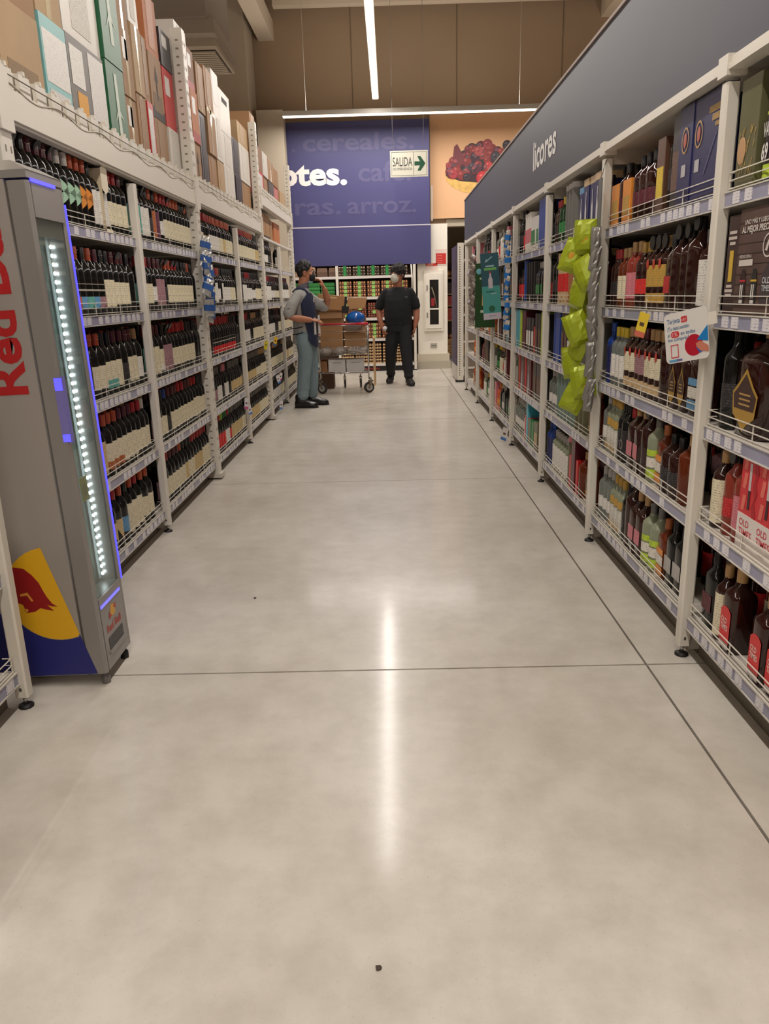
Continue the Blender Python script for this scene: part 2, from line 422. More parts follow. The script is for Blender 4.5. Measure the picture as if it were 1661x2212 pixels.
# ------------------------------------------------------------------ hose cabinet, notices, outlet on the pillar
hc = thing('fire_hose_cabinet', 'tall white wall cabinet with narrow dark glass window on the pillar', 'cabinet', (0, 14.42, 0))
CW = mat((236, 230, 218), .4)
mb = MB(); mb.box(.63, .985, -.05, 0, .68, 1.74, CW, .01); mb.build('body', hc)
dr = MB(); dr.box(.665, .95, -.066, -.05, .73, 1.69, CW)
dr = dr.build('door', hc)
mb = MB(); mb.box(.735, .895, -.069, -.066, .80, 1.58, mat((32, 30, 28), .1)); mb.build('glass', dr)
mb = MB(); mb.box(.73, .90, -.074, -.066, 1.06, 1.085, CW); mb.build('crossbar', dr)
for z in (1.40, .92):
    mb = MB(); mb.box(.678, .70, -.08, -.066, z, z+.09, M_CHROME); mb.build('hinge', dr)
mb = MB(); mb.tube([(.77, -.0705, 1.45), (.82, -.0705, 1.3), (.86, -.0705, 1.1)], .012, mat((120, 110, 90), .6), 5); mb.box(.76, .82, -.0712, -.069, 1.12, 1.26, mat((150, 30, 36), .6)); mb.build('hose', dr)
def notice(x0, x1, z0, z1, label, red):
    t = thing('notice', label, 'notice', (0, 14.418, 0))
    mb = MB(); mb.box(x0, x1, -.004, 0, z0, z1, mat((228, 206, 196), .5)); mb.build('sheet', t)
    mb = MB(); mb.box(x0+.01, x1-.01, -.006, -.004, *red, mat((200, 46, 42), .5)); mb.build('red_print', t)
    mb = MB()
    for k in range(4):
        zz = red[0]+(red[1]-red[0])*(k+.3)/4.4
        mb.box(x0+.03, x0+(x1-x0)*.6, -.007, -.006, zz, zz+.008, mat((226, 140, 130), .5))
    mb.build('print_lines', t)
notice(.845, 1.045, 1.83, 2.10, 'square red and white notice on the pillar', (1.85, 2.03))
notice(.665, .885, 1.735, 1.87, 'low notice with a red header above the hose cabinet', (1.82, 1.862))
ot = thing('wall_outlet', 'small grey wall outlet low on the white pillar', 'outlet', (0, 14.42, 0))
mb = MB(); mb.box(.745, .865, -.012, 0, .38, .46, mat((170, 165, 155), .5)); mb.build('plate', ot)
mb = MB()
for k in range(3): mb.box(.762+k*.03, .78+k*.03, -.014, -.012, .405, .43, mat((110, 106, 100), .5))
mb.build('socket', ot)

# ------------------------------------------------------------------ air duct
du = thing('air_duct', 'grey ceiling air duct with louvred outlet above the boxes', 'duct', (0, 0, 0))
MD = mat((152, 142, 132), .6, noise=.03, nscale=1)
mb = MB(); mb.box(-3.4, -2.08, -4, 10.1, 4.78, 5.25, MD); mb.build('trunk', du)
mb = MB(); mb.box(-3.0, -2.03, 10.0, 11.4, 4.48, 5.25, MD); mb.build('neck', du)
mb = MB(); mb.box(-3.05, -1.97, 10.1, 11.5, 4.34, 4.50, mat((170, 160, 148), .6)); mb.box(-3.0, -2.0, 10.3, 11.5, 4.26, 4.34, mat((186, 176, 160), .6)); mb.build('outlet_box', du)
mb = MB(); mb.box(-2.95, -2.04, 10.45, 11.45, 4.252, 4.26, M_DARK); ob_ = mb.build('louvre', du)
mb = MB()
for k in range(12):
    y = 10.47+k*.082; mb.box(-2.94, -2.05, y, y+.04, 4.235, 4.252, mat((205, 196, 178), .6))
mb.build('slats', ob_, kind='stuff')

# ------------------------------------------------------------------ shelving
LZ = {'R': (0.165, 0.54, 0.885, 1.26, 1.635), 'L': (0.14, 0.515, 0.90, 1.29, 1.68)}
SN = ('bottom shelf', 'fourth shelf', 'third shelf', 'second shelf', 'top shelf')
DEPTH = 0.46
def foot_mb(x, y):
    mb = MB(); mb.tube([(x, y, 0.012), (x, y, .045)], .008, M_CHROME, 6)
    mb.lathe([(.026, 0), (.026, .008), (.012, .014)], M_DARK, 10, cx=x, cy=y); return mb
def holes(x, ys_, z0, z1, step, face, w_=.009, h_=.022):
    mb = MB(); z = z0
    while z < z1:
        for yy in ys_:
            mb.box(min(x, x+face), max(x, x+face), yy-w_/2, yy+w_/2, z, z+h_, M_SLOT)
        z += step
    return mb
def post(parent, side, y, top, wide=False):
    d = 1 if side == 'R' else -1
    X = XR if side == 'R' else XL
    pw = .045; mb = MB()
    if wide:
        mb.box(min(X, X+d*.075), max(X, X+d*.075), y-.045, y+.045, .045, top, M_WHITE, .006)
        o = mb.build('post', parent)
        hb = holes(X, (y-.02, y+.02), .15, top-.05, .075, -d*.0012)
        hb.merge(holes_x(X+d*.037, y-.045, .12, top-.05, .05)); hb.build('slots', o, kind='stuff')
        foot_mb(X+d*.037, y).build('foot', o)
        m3 = MB(); m3.box(min(X+.02*-d, X+d*.10), max(X+.02*-d, X+d*.10), y-.06, y+.06, .012, .045, M_WHITE2); m3.build('base_plate', o)
    else:
        mb.box(min(X, X+d*pw), max(X, X+d*pw), y-pw/2, y+pw/2, .045, top, M_WHITE, .006)
        o = mb.build('post', parent)
        foot_mb(X+d*pw/2, y).build('foot', o)
        m2 = MB(); m2.lathe([(.004, 0), (.004, .001)], M_HOLE, 6); 
        m3 = MB(); m3.box(X+d*.018, X+d*.026, y-pw/2-.001, y-pw/2, .07, .082, M_HOLE); m3.build('bolt_hole', o)
    return o
def holes_x(xc, y, z0, z1, step):
    mb = MB(); z = z0
    while z < z1:
        mb.box(xc-.010, xc+.010, y-.0012, y, z, z+.011, M_SLOT); z += step
    return mb
TAGM = {}
M_SLOT = mat((142, 134, 120), .8)
def bay(side, y0, y1, name, label, last=False, wide0=False, wide1=False, levels=(0, 1, 2, 3, 4), top=1.955, far=False, seed=1, zs=None, wideN=False):
    d = 1 if side == 'R' else -1
    X = XR if side == 'R' else XL
    rs = random.Random(seed)
    t = thing('shelving_bay', label, 'shelving', (X+d*.2, y0, 0), group=None)
    t.matrix_world = Matrix.Identity(4)
    post(t, side, y0, top if not wide0 else 3.1, wide0)
    if last: post(t, side, y1, top if not wide1 else 3.1, wide1)
    a, b = y0+(.047 if wide0 else .024), y1-(.047 if wide1 or wideN else .024)
    xf = X+d*.035
    def bx(mb, d0, d1, ya, yb, z0, z1, m, ch=0): mb.box(min(X+d*d0, X+d*d1), max(X+d*d0, X+d*d1), ya, yb, z0, z1, m, ch)
    mb = MB(); bx(mb, DEPTH+.05, DEPTH+.065, a-.018, b+.018, .05, 1.96, M_INNER)
    mb.build('back_panel', t)
    mb = MB(); bx(mb, .085, DEPTH, a-.018, b+.018, .0, .115, M_PLINTH); mb.build('plinth', t)
    # perforated rear upright seen at the bay end
    for yy in ([a] + ([b] if last else [])):
        mb = MB(); bx(mb, DEPTH-.02, DEPTH+.03, yy-.015, yy+.015, 0, 1.965, M_WHITE2); mb.build('rear_upright', t)
    if not far or True:
        mb = MB(); bx(mb, .05, .12, a-.022, a-.018, .02, .125, M_WHITE2); bx(mb, .045, DEPTH, a-.024, a-.02, .115, .14, M_WHITE2); mb.build('bracket', t)
    Z = zs or LZ[side]
    for k in levels:
        z = Z[k]
        mb = MB(); bx(mb, .03, DEPTH+.05, a, b, z-.028, z-.001, M_WHITE2)
        sh = mb.build('shelf', t)
        mb = MB(); bx(mb, .024, .03, a, b, z-.045, z-.004, M_STRIP); bx(mb, .02, .03, a, b, z-.049, z-.045, M_WHITE2); bx(mb, .02, .03, a, b, z-.004, z, M_WHITE2)
        mb.build('price_strip', sh)
        # guard rail
        mb = MB()
        xg = X+d*.028
        for zz in (.008, .032, .056):
            mb.tube([(xg+d*.03, a+.012, z+zz), (xg, a+.012, z+zz), (xg, b-.012, z+zz), (xg+d*.03, b-.012, z+zz)], .0022, M_WHITE, 4, False)
        n = 4
        for i in range(n+1):
            yy = a+.012+(b-a-.024)*i/n
            mb.tube([(xg+d*.0015, yy, z), (xg+d*.0015, yy, z+.057)], .0022, M_WHITE, 4, False)
        mb.build('guard_rail', sh)
        # price tags
        if far:
            mb = MB(); y = a+.05
            while y < b-.08:
                if rs.random() < .75: bx(mb, .022, .024, y, y+.05, z-.042, z-.007, M_TAG)
                y += .075
            mb.build('price_tags', sh, kind='stuff')
        else:
            y = a+.03
            while y < b-.07:
                if rs.random() < (.8 if side == 'L' else .62):
                    if d not in TAGM:
                        q = MB(); q.box(-.0012, .0012, 0, .048, -.042, -.006, M_TAG); TAGM[d] = q.mesh('price_tag')
                    o = MB.build(None, 'price_tag', sh, me=TAGM[d]); o.location = (X+d*.0225, y, z)
                y += .058+rs.random()*.03
    return t

RP = [2.66+1.4*k for k in range(7)]            # right-hand post line: 2.66 ... 11.06
RNAME = ['in the rightmost bay nearest the camera', 'in the bay behind the white promo card', 'in the bay beside the lime snack strip', 'in the bay before the blue-tab clip strip', 'in the bay behind the teal bottle panel', 'in the sixth bay beyond the teal panel', 'in the last bay by the aisle end']
bay('R', 1.26, RP[0], 'A', 'white shelving bay cut by the right edge of the frame', seed=1)
for i in range(6):
    bay('R', RP[i], RP[i+1], str(i), 'white shelving bay of spirits ' + ['holding the white promo card', 'with the lime snack strip', 'just beyond the lime snack strip', 'behind the teal bottle panel', 'second beyond the blue-tab strip, towards the aisle end', 'last at the far end of the aisle'][i], last=(i == 5), far=i > 3, seed=i+2)

# right-hand header with its rail and lettering
hd = thing('aisle_header_sign', 'long slate-blue header sign reading licores above the spirits shelves', 'sign', (0, 0, 0))
mb = MB(); mb.box(1.085, 1.115, 0.4, 11.45, 2.025, 2.57, mat((68, 69, 80), .5, noise=.03, nscale=.8)); mb.build('panel', hd)
mb = MB(); mb.box(1.075, 1.125, 0.4, 11.46, 2.57, 2.585, mat((150, 132, 122), .6)); mb.build('top_trim', hd)
mb = MB(); mb.box(1.055, 1.11, 0.4, 11.2, 1.985, 2.002, M_WHITE); mb.box(1.062, 1.10, 0.4, 11.2, 2.006, 2.022, M_WHITE); mb.build('rail', hd)
mb = MB(); mb.box(1.11, 1.56, 0.4, 11.2, 1.995, 2.01, M_WHITE2); mb.build('soffit_board', hd)
for y in RP:
    mb = MB(); mb.box(1.05, 1.115, y-.035, y+.035, 1.97, 2.03, M_WHITE); mb.box(1.11, 1.30, y-.004, y+.004, 1.93, 1.995, M_WHITE2); mb.build('rail_bracket', hd)
mb = MB(); puttext(mb, 'licores', 5.30-5.72, 6.10-5.72, 2.19, 2.385, 0, mat((228, 226, 222), .5), .02)
mb.M = Matrix()
lo = mb.build('lettering', hd); lo.matrix_parent_inverse = Matrix()
lo.matrix_local = Matrix.Translation((1.083, 5.70, 0)) @ Matrix.Rotation(-PI/2, 4, 'Z')

# left-hand rack
LPY = [2.98, 4.42, 5.83, 7.28, 8.74, 10.1, 11.5]
LNAME = ['beside the drinks fridge', 'before the blue sachet strip', 'just past the blue sachet strip', 'fourth bay from the fridge', 'in the bay by the grey-shirted man', 'in the far left bay']
for i in range(6):
    bay('L', LPY[i], LPY[i+1], str(i), 'white shelving bay of wine bottles ' + LNAME[i], last=(i == 5), wide0=(i % 2 == 0), wide1=(i == 5), far=i > 3, seed=20+i, wideN=(i % 2 == 1))
mbp = bay('L', 0.95, 2.37, 'n', 'white shelving bay at the left edge in front of the drinks fridge', levels=(0, 1), last=True, seed=33, zs=(.145, .50, .88, 1.26, 1.63))
mbp.location = (.075, 0, 0)

def rack_top(y0, y1, zb, label, extra=0):
    t = thing('storage_rack_tier', label, 'rack', (0, 0, 0))
    a, b = y0+.046, y1-.046
    mb = MB(); mb.box(-1.405, -1.35, a, b, zb, zb+.105, M_WHITE, .006); mb.box(-1.40, -1.36, a, b, zb-.012, zb, M_WHITE2); mb.build('front_beam', t)
    mb = MB(); mb.box(-1.97, -1.90, a, b, zb, zb+.105, M_WHITE2); mb.build('rear_beam', t)
    mb = MB(); mb.box(-1.95, -1.405, a, b, zb+.085, zb+.105, M_INNER); mb.build('deck', t)
    lip = MB(); lip.box(-1.392, -1.386, a, b, zb+.105, zb+.185, M_WHITE)
    lp = lip.build('mesh_lip', t)
    y = a+.05; me = None
    q = MB(); q.box(-.004, .012, -.045, .045, 0, .075, M_WHITE); q.box(-.006, .014, -.008, .008, .075, .09, M_WHITE); me = q.mesh('clip_plate')
    while y < b-.04:
        o = MB.build(None, 'clip_plate', lp, me=me); o.location = (-1.375, y, zb+.107); y += .145
    mb = MB(); pts = []; n = int((b-a)/.05)
    for i in range(n+1):
        y = a+(b-a)*i/n; u_ = ((y-a) % .48)/.48
        pts.append((-1.352, y, zb+.125-.03*math.sin(PI*u_)**2+.02*(1-abs(2*u_-1))*0))
    mb.tube(pts, .0045, mat((168, 160, 142), .5), 5)
    mb.tube([(-1.35, a, zb+.15), (-1.35, (a+b)/2, zb+.145), (-1.35, b, zb+.15)], .0025, mat((120, 112, 98), .5), 4)
    mb.build('cable', t)
    for y in (y0, y1):
        mb = MB(); mb.box(-1.36, -1.338, y-.05 if y == y1 else y-.0, y+.0 if y == y1 else y+.05, zb-.05, zb+.16, M_WHITE); mb.build('beam_connector', t)
    return t
rack_top(2.98, 5.83, 1.995, 'white storage tier with wavy cable carrying the nearest cartons')
rack_top(5.83, 8.74, 2.02, 'white storage tier carrying the middle group of cartons')
rack_top(8.74, 11.5, 2.32, 'higher white storage tier carrying the far cartons')
rack_top(0.2, 2.98, 1.995, 'white storage tier leaving the frame at the left edge')

# ------------------------------------------------------------------ cartons on the rack
TAPE = mat((214, 196, 160), .12, spec=.7)
KR = (170, 132, 92)
CC = {'k': (160, 122, 84), 'd': (138, 98, 68), 'w': (214, 208, 198), 'g': (48, 108, 72), 't': (134, 190, 190), 'b': (92, 84, 76), 'r': (196, 44, 46), 'n': (52, 46, 52), 'p': (196, 120, 112), 'o': (188, 118, 74), 'l': (182, 152, 114)}
CW_ = {'k': 'brown', 'd': 'dark brown', 'w': 'white', 'g': 'green', 't': 'teal', 'b': 'charcoal', 'r': 'red', 'n': 'black', 'p': 'pink', 'o': 'orange-brown', 'l': 'light brown'}
def carton(y0, y1, z0, h, c, label, deco='', x=-1.43, dep=.42, fl=None):
    t = thing('carton', label, 'box', (x-dep/2, (y0+y1)/2, z0))
    w_ = (y1-y0)/2-.004; L_ = dep/2
    m = mat(CC[c], .6 if c in 'kdlo' else .4, noise=.06, nscale=4)
    mb = MB(); mb.box(-L_, L_, -w_, w_, 0, h-.003, m); 
    mb.box(-L_, L_, -.0015, .0015, h-.003, h-.0015, mat((110, 82, 56), .8)); mb.build('body', t)
    xf = L_+.0012
    def patch(nm, a, b_, e, f, mm, lab=None, off=0):
        q = MB(); q.box(L_+.0002, xf+off, -w_+2*w_*a, -w_+2*w_*b_, h*e, h*f, mm); q.build(nm, t, label=lab)
    if 'T' in deco: patch('tape', .42, .60, 0.01, .99, TAPE)
    if 'S' in deco: patch('tape', 0, 1, .9, 1, TAPE)
    if 'P' in deco: patch('paper_label', .1, .8, .25, .9, mat((218, 214, 208), .4, pr=(110, 108, 110)))
    if 'p' in deco: patch('paper_label', .18, .62, .55, .86, mat((224, 220, 214), .4, pr=(90, 88, 90)))
    if 'q' in deco: patch('printed_mark', .15, .85, .12, .4, mat(tuple(int(v*.82) for v in CC[c]), .6, pr=tuple(int(v*.45) for v in CC[c])), off=.0002)
    if 'm' in deco: patch('printed_mark', .25, .75, .1, .95, mat(CC[c], .5, pr=tuple(int(v*.4) for v in CC[c])), off=.0003)
    if 'k' in deco: patch('dark_band', 0, 1, 0, .17, mat((58, 50, 46), .6))
    if 'R' in deco: patch('red_corner', 0, 1, 0, .2, mat((170, 50, 44), .5))
    if 'A' in deco:
        q = MB(); X_ = xf+.0004
        q.add([(X_, -w_*.1, h*.2), (X_, w_*.25, h*.2), (X_, w_*.1, h*.9), (X_, -w_*.2, h*.9)], [(0, 1, 2, 3)], mat((216, 226, 214), .5))
        q.add([(X_+.0002, -w_*.5, h*.34), (X_+.0002, 0, h*.55), (X_+.0002, w_*.6, h*.40), (X_+.0002, 0, h*.48)], [(0, 1, 2, 3)], mat((216, 226, 214), .5))
        q.build('printed_emblem', t)
    if 'B' in deco:
        patch('barcode', .12, .9, .12, .3, mat((212, 206, 204), .4, pr=(40, 36, 40)))
        patch('paper_label', .05, .98, .36, .86, mat((226, 222, 216), .35, pr=(150, 146, 146)))
    if 'Y' in deco:
        patch('yellow_label', .16, .42, .05, .45, mat((226, 160, 40), .5)); patch('paper_label', .06, .40, .50, .9, mat((228, 224, 216), .4, pr=(60, 56, 56)))
        patch('paper_label', .55, .99, .25, .95, mat((220, 216, 210), .4, pr=(150, 146, 146)))
    if 'H' in deco:
        q = MB(); q.box(L_+.0002, xf, -w_*.5, w_*.5, h*.72, h*.84, mat((60, 54, 50), .7)); q.build('hand_hole', t)
    if 'U' in deco:
        q = MB(); X_ = xf+.0004
        q.add([(X_, -.012, h*.3), (X_, .012, h*.3), (X_, .012, h*.6), (X_, .035, h*.6), (X_, 0, h*.85), (X_, -.035, h*.6), (X_, -.012, h*.6)], [(0, 1, 2, 3, 4, 5, 6)], mat((50, 40, 34), .6)); q.build('printed_arrow', t)
    return t
B1 = 2.112
stacks = [  # y0, y1, layers bottom to top (height, colour, decoration)
    (2.62, 3.16, B1, [(.34, 'k', 'qk'), (.34, 'k', 'P')]),
    (3.19, 3.58, B1, [(.36, 'l', 'q'), (.40, 'k', 'P')]),
    (3.59, 3.87, B1, [(.41, 't', 'B'), (.40, 'l', 'TS')]),
    (3.88, 4.36, B1, [(.42, 'b', 'Y'), (.42, 'w', 'm')]),
    (4.37, 4.66, B1, [(.44, 'g', 'A'), (.46, 'g', 'A')]),
    (4.67, 4.87, B1, [(.34, 'k', 'Tp'), (.34, 'k', 'pT'), (.3, 'k', 'T')]),
    (4.88, 5.07, B1, [(.40, 'k', 'Tm'), (.36, 'l', 'T'), (.3, 'w', 'm')]),
    (5.08, 5.21, B1, [(.40, 'r', 'P'), (.36, 'k', 'm')]),
    (5.22, 5.50, B1, [(.34, 'k', 'm'), (.37, 'k', 'Uqk'), (.33, 'o', 'm')]),
    (5.51, 5.77, B1, [(.34, 'w', 'mk'), (.36, 'r', 'p'), (.22, 'n', 'p')]),
    (5.90, 6.22, B1+.02, [(.38, 'w', 'mR'), (.40, 'w', 'mR'), (.28, 'w', 'm')]),
    (6.23, 6.46, B1+.02, [(.36, 'k', 'U'), (.36, 'o', 'pR'), (.28, 'd', 'pR')]),
    (6.47, 6.72, B1+.02, [(.62, 'n', 'm'), (.34, 'k', 'mT')]),
    (6.73, 7.02, B1+.02, [(.36, 'k', 'mT'), (.34, 'k', 'TS'), (.30, 'k', 'mT')]),
    (7.03, 7.30, B1+.02, [(.36, 'l', 'm'), (.35, 'w', 'm'), (.34, 'w', 'P')]),
    (7.31, 7.78, B1+.02, [(.34, 'w', 'mR'), (.30, 'w', 'm'), (.34, 'w', 'H')]),
    (7.79, 8.10, B1+.02, [(.34, 'n', 'm'), (.34, 'n', 'm')]),
    (8.11, 8.66, B1+.02, [(.34, 'k', 'm'), (.34, 'w', 'm'), (.20, 'l', 'm')]),
    (8.82, 9.15, 2.437, [(.28, 'p', 'P'), (.28, 'k', 'TR'), (.24, 'k', 'm')]),
    (9.16, 9.55, 2.437, [(.28, 'r', 'P'), (.26, 'd', 'm')]),
    (9.56, 9.95, 2.437, [(.28, 'k', 'm'), (.26, 'w', 'm')]),
    (9.96, 10.4, 2.437, [(.28, 'b', 'm'), (.24, 'k', 'T')]),
    (10.41, 10.9, 2.437, [(.28, 'p', 'm'), (.22, 'k', 'm')]),
    (10.91, 11.4, 2.437, [(.28, 'l', 'm')])]
POSN = {0: 'bottom', 1: 'second', 2: 'third'}
bef = 'at the left edge'
for i, (y0, y1, zb, ls) in enumerate(stacks):
    z = zb
    for j, (h, c, dc) in enumerate(ls):
        det = [wd for ch_, wd in (('A', 'dagger-like emblem'), ('B', 'barcode panel'), ('Y', 'yellow label'), ('U', 'black arrow'), ('H', 'hand hole'), ('T', 'glossy tape'), ('P', 'white paper label'), ('p', 'small paper label'), ('R', 'red base band'), ('q', 'dark print block'), ('m', 'printed lines')) if ch_ in dc]
        ht = ('bottom of' if j == 0 else ('topmost of' if j == len(ls)-1 else 'middle of'))
        lb = '%s carton with %s, %s the %s carton stack from the camera' % (CW_[c], det[0] if det else 'plain face', ht, ['nearest', 'second', 'third', 'fourth', 'fifth', 'sixth', 'seventh', 'eighth', 'ninth', 'tenth', 'eleventh', 'twelfth', 'thirteenth', 'fourteenth', 'fifteenth', 'sixteenth', 'seventeenth', 'eighteenth', 'nineteenth', 'twentieth', 'twenty-first', 'twenty-second', 'twenty-third', 'farthest'][i])
        carton(y0+R.uniform(0, .008), y1, z, h, c, lb, dc, x=-1.42-R.uniform(0, .02))
        z += h
# upright cartons standing on the far shelving under the high tier
for k, (y0, y1, c) in enumerate(((8.9, 9.2, 'w'), (9.22, 9.52, 'k'), (9.54, 9.84, 'k'), (9.86, 10.06, 'k'), (10.2, 10.45, 'o'), (10.47, 10.72, 'o'))):
    carton(y0, y1, 2.0, .29-.03*(k > 2), c, '%s upright carton under the high tier, %s from the rack upright' % (CW_[c], ['first', 'second', 'third', 'fourth', 'fifth', 'sixth'][k]), 'k' if k in (1, 2) else 'm')
mb = MB(); mb.box(-1.86, -1.37, 8.80, 11.44, 1.975, 1.999, M_WHITE); mb.build('shelf_board', label='white board on top of the far left shelving holding upright cartons', cat='board')

# ------------------------------------------------------------------ goods
COLN = {'k': ('black', (22, 20, 22)), 'r': ('red', (176, 32, 36)), 'm': ('maroon', (86, 28, 38)), 'o': ('orange', (196, 84, 44)), 'p': ('violet', (150, 96, 150)),
        'w': ('white', (222, 216, 206)), 'b': ('blue', (34, 70, 150)), 'g': ('grey', (110, 108, 104)), 't': ('tan', (182, 144, 96)), 'y': ('yellow', (222, 192, 48)),
        'C': ('cream', (222, 212, 182)), 'W': ('white', (224, 220, 212)), 'T': ('teal', (98, 168, 156)), 'O': ('rust', (170, 96, 52)), 'P': ('plum', (92, 44, 66)),
        'M': ('mauve', (150, 112, 118)), 'K': ('dark', (44, 40, 42)), 'B': ('sky-blue', (96, 150, 190)), 'Y': ('straw', (206, 180, 128)), 'G': ('mint', (164, 202, 172)),
        'R': ('red', (200, 36, 36)), 'Z': ('orange', (222, 140, 50)), 'n': ('navy', (30, 34, 84)), 'a': ('amber', (150, 70, 24)), 'c': ('clear', (190, 196, 190)),
        'e': ('green', (40, 120, 58)), 'l': ('lime', (180, 206, 60)), 'D': ('gold', (190, 150, 66)), 's': ('silver', (176, 172, 166)), 'q': ('brown', (94, 64, 48)),
        'u': ('beige', (200, 172, 130)), 'x': ('grey-green', (112, 132, 124)), 'h': ('olive', (98, 96, 66)), 'i': ('pink', (206, 120, 130)), 'j': ('cyan', (70, 170, 190))}
def pal(k): return COLN[k][1]
def cn(k): return COLN[k][0]

def paper(k): 
    c = pal(k)
    pr = (104, 96, 88) if sum(c) > 380 else tuple(min(255, v+60) for v in c)
    return mat(c, .45, pr=pr)
def glass(k):
    if k == 'k': return M_GLASSDK
    if k == 'a': return mat((120, 48, 16), .07, trans=.35)
    if k == 'd': return mat((46, 18, 12), .08, spec=.6)
    if k == 'c': return mat((200, 208, 200), .06, trans=.75)
    if k == 'e': return mat((20, 66, 34), .08, trans=.25)
    if k == 'b': return mat((30, 66, 150), .1, trans=.2)
    if k == 'x': return mat((150, 156, 130), .2, trans=.2)
    if k == 'q': return mat((150, 60, 46), .1, trans=.2)
    return mat(pal(k), .12)

def wine(cap, lab, style, seg=14, tag_=0):
    P = {}
    mb = MB(); mb.lathe([(.030, 0), (.0375, .006), (.0378, .19), (.034, .215), (.021, .236), (.0148, .250), (.0142, .296)], M_GLASSDK, seg); P['bottle_body'] = mb
    mb = MB(); mb.lathe([(.0155, .246), (.0158, .300), (.0145, .304)], mat(pal(cap), .35, coat=.3), max(8, seg-4)); P['capsule'] = mb
    def arc(z0, z1, m, off=.0004, a=95, top=None):
        q = MB(); A0 = -PI/2-math.radians(a); A1 = -PI/2+math.radians(a)
        q.lathe([(.0378+off, z0), (.0378+off, z1)], m, seg, A0, A1); return q
    if style == 'f': P['label'] = arc(.045, .155, paper(lab))
    elif style == 't': P['label'] = arc(.03, .185, paper(lab))
    elif style == 's': P['label'] = arc(.06, .14, paper(lab))
    elif style == 'b':
        P['label'] = arc(.075, .165, paper('C')); P['lower_label'] = arc(.035, .075, paper(lab))
    elif style == 'l':
        P['label'] = arc(.03, .085, paper(lab)); q = arc(.11, .118, mat((170, 164, 150), .5)); q.merge(arc(.14, .143, mat((150, 144, 130), .5))); P['thin_bands'] = q
    elif style == 'x':
        q = MB(); m = paper(lab)
        r_ = .0384
        for sgn in (-1, 1):
            vs = []; n = 8
            for i in range(n+1):
                a = -PI/2+math.radians(-85+170*i/n); zc = .135+sgn*(.045)*(2*i/n-1)
                vs += [(r_*math.cos(a), r_*math.sin(a), zc-.022), (r_*math.cos(a), r_*math.sin(a), zc+.022)]
            q.add(vs, [(2*i, 2*i+2, 2*i+3, 2*i+1) for i in range(n)], m, True)
        P['cross_label'] = q
    elif style == 'v':
        q = MB(); r_ = .0384; vs = []; n = 8
        for i in range(n+1):
            u_ = i/n; a = -PI/2+math.radians(-80+160*u_)
            vs += [(r_*math.cos(a), r_*math.sin(a), .04+.10*abs(2*u_-1)), (r_*math.cos(a), r_*math.sin(a), .15)]
        q.add(vs, [(2*i, 2*i+2, 2*i+3, 2*i+1) for i in range(n)], paper(lab), True); P['pointed_label'] = q
    if tag_ == 1:
        q = MB(); q.lathe([(.026, -.004), (.026, .004)], mat((40, 40, 44), .4), 12)
        v = [Matrix.Translation((.0, -.012, .285)) @ Matrix.Rotation(PI/2, 4, 'X') @ Matrix.Rotation(.5, 4, 'X') @ Vector(p) for p in q.v]
        q.v = [tuple(p) for p in v]; P['security_tag'] = q
    if tag_ == 2:
        q = MB(); q.tube([(-.017, -.004, .282), (0, -.019, .278), (.017, -.006, .286), (.034, -.006, .292)], .0012, mat((200, 180, 150), .5), 4); P['neck_string'] = q
    return P

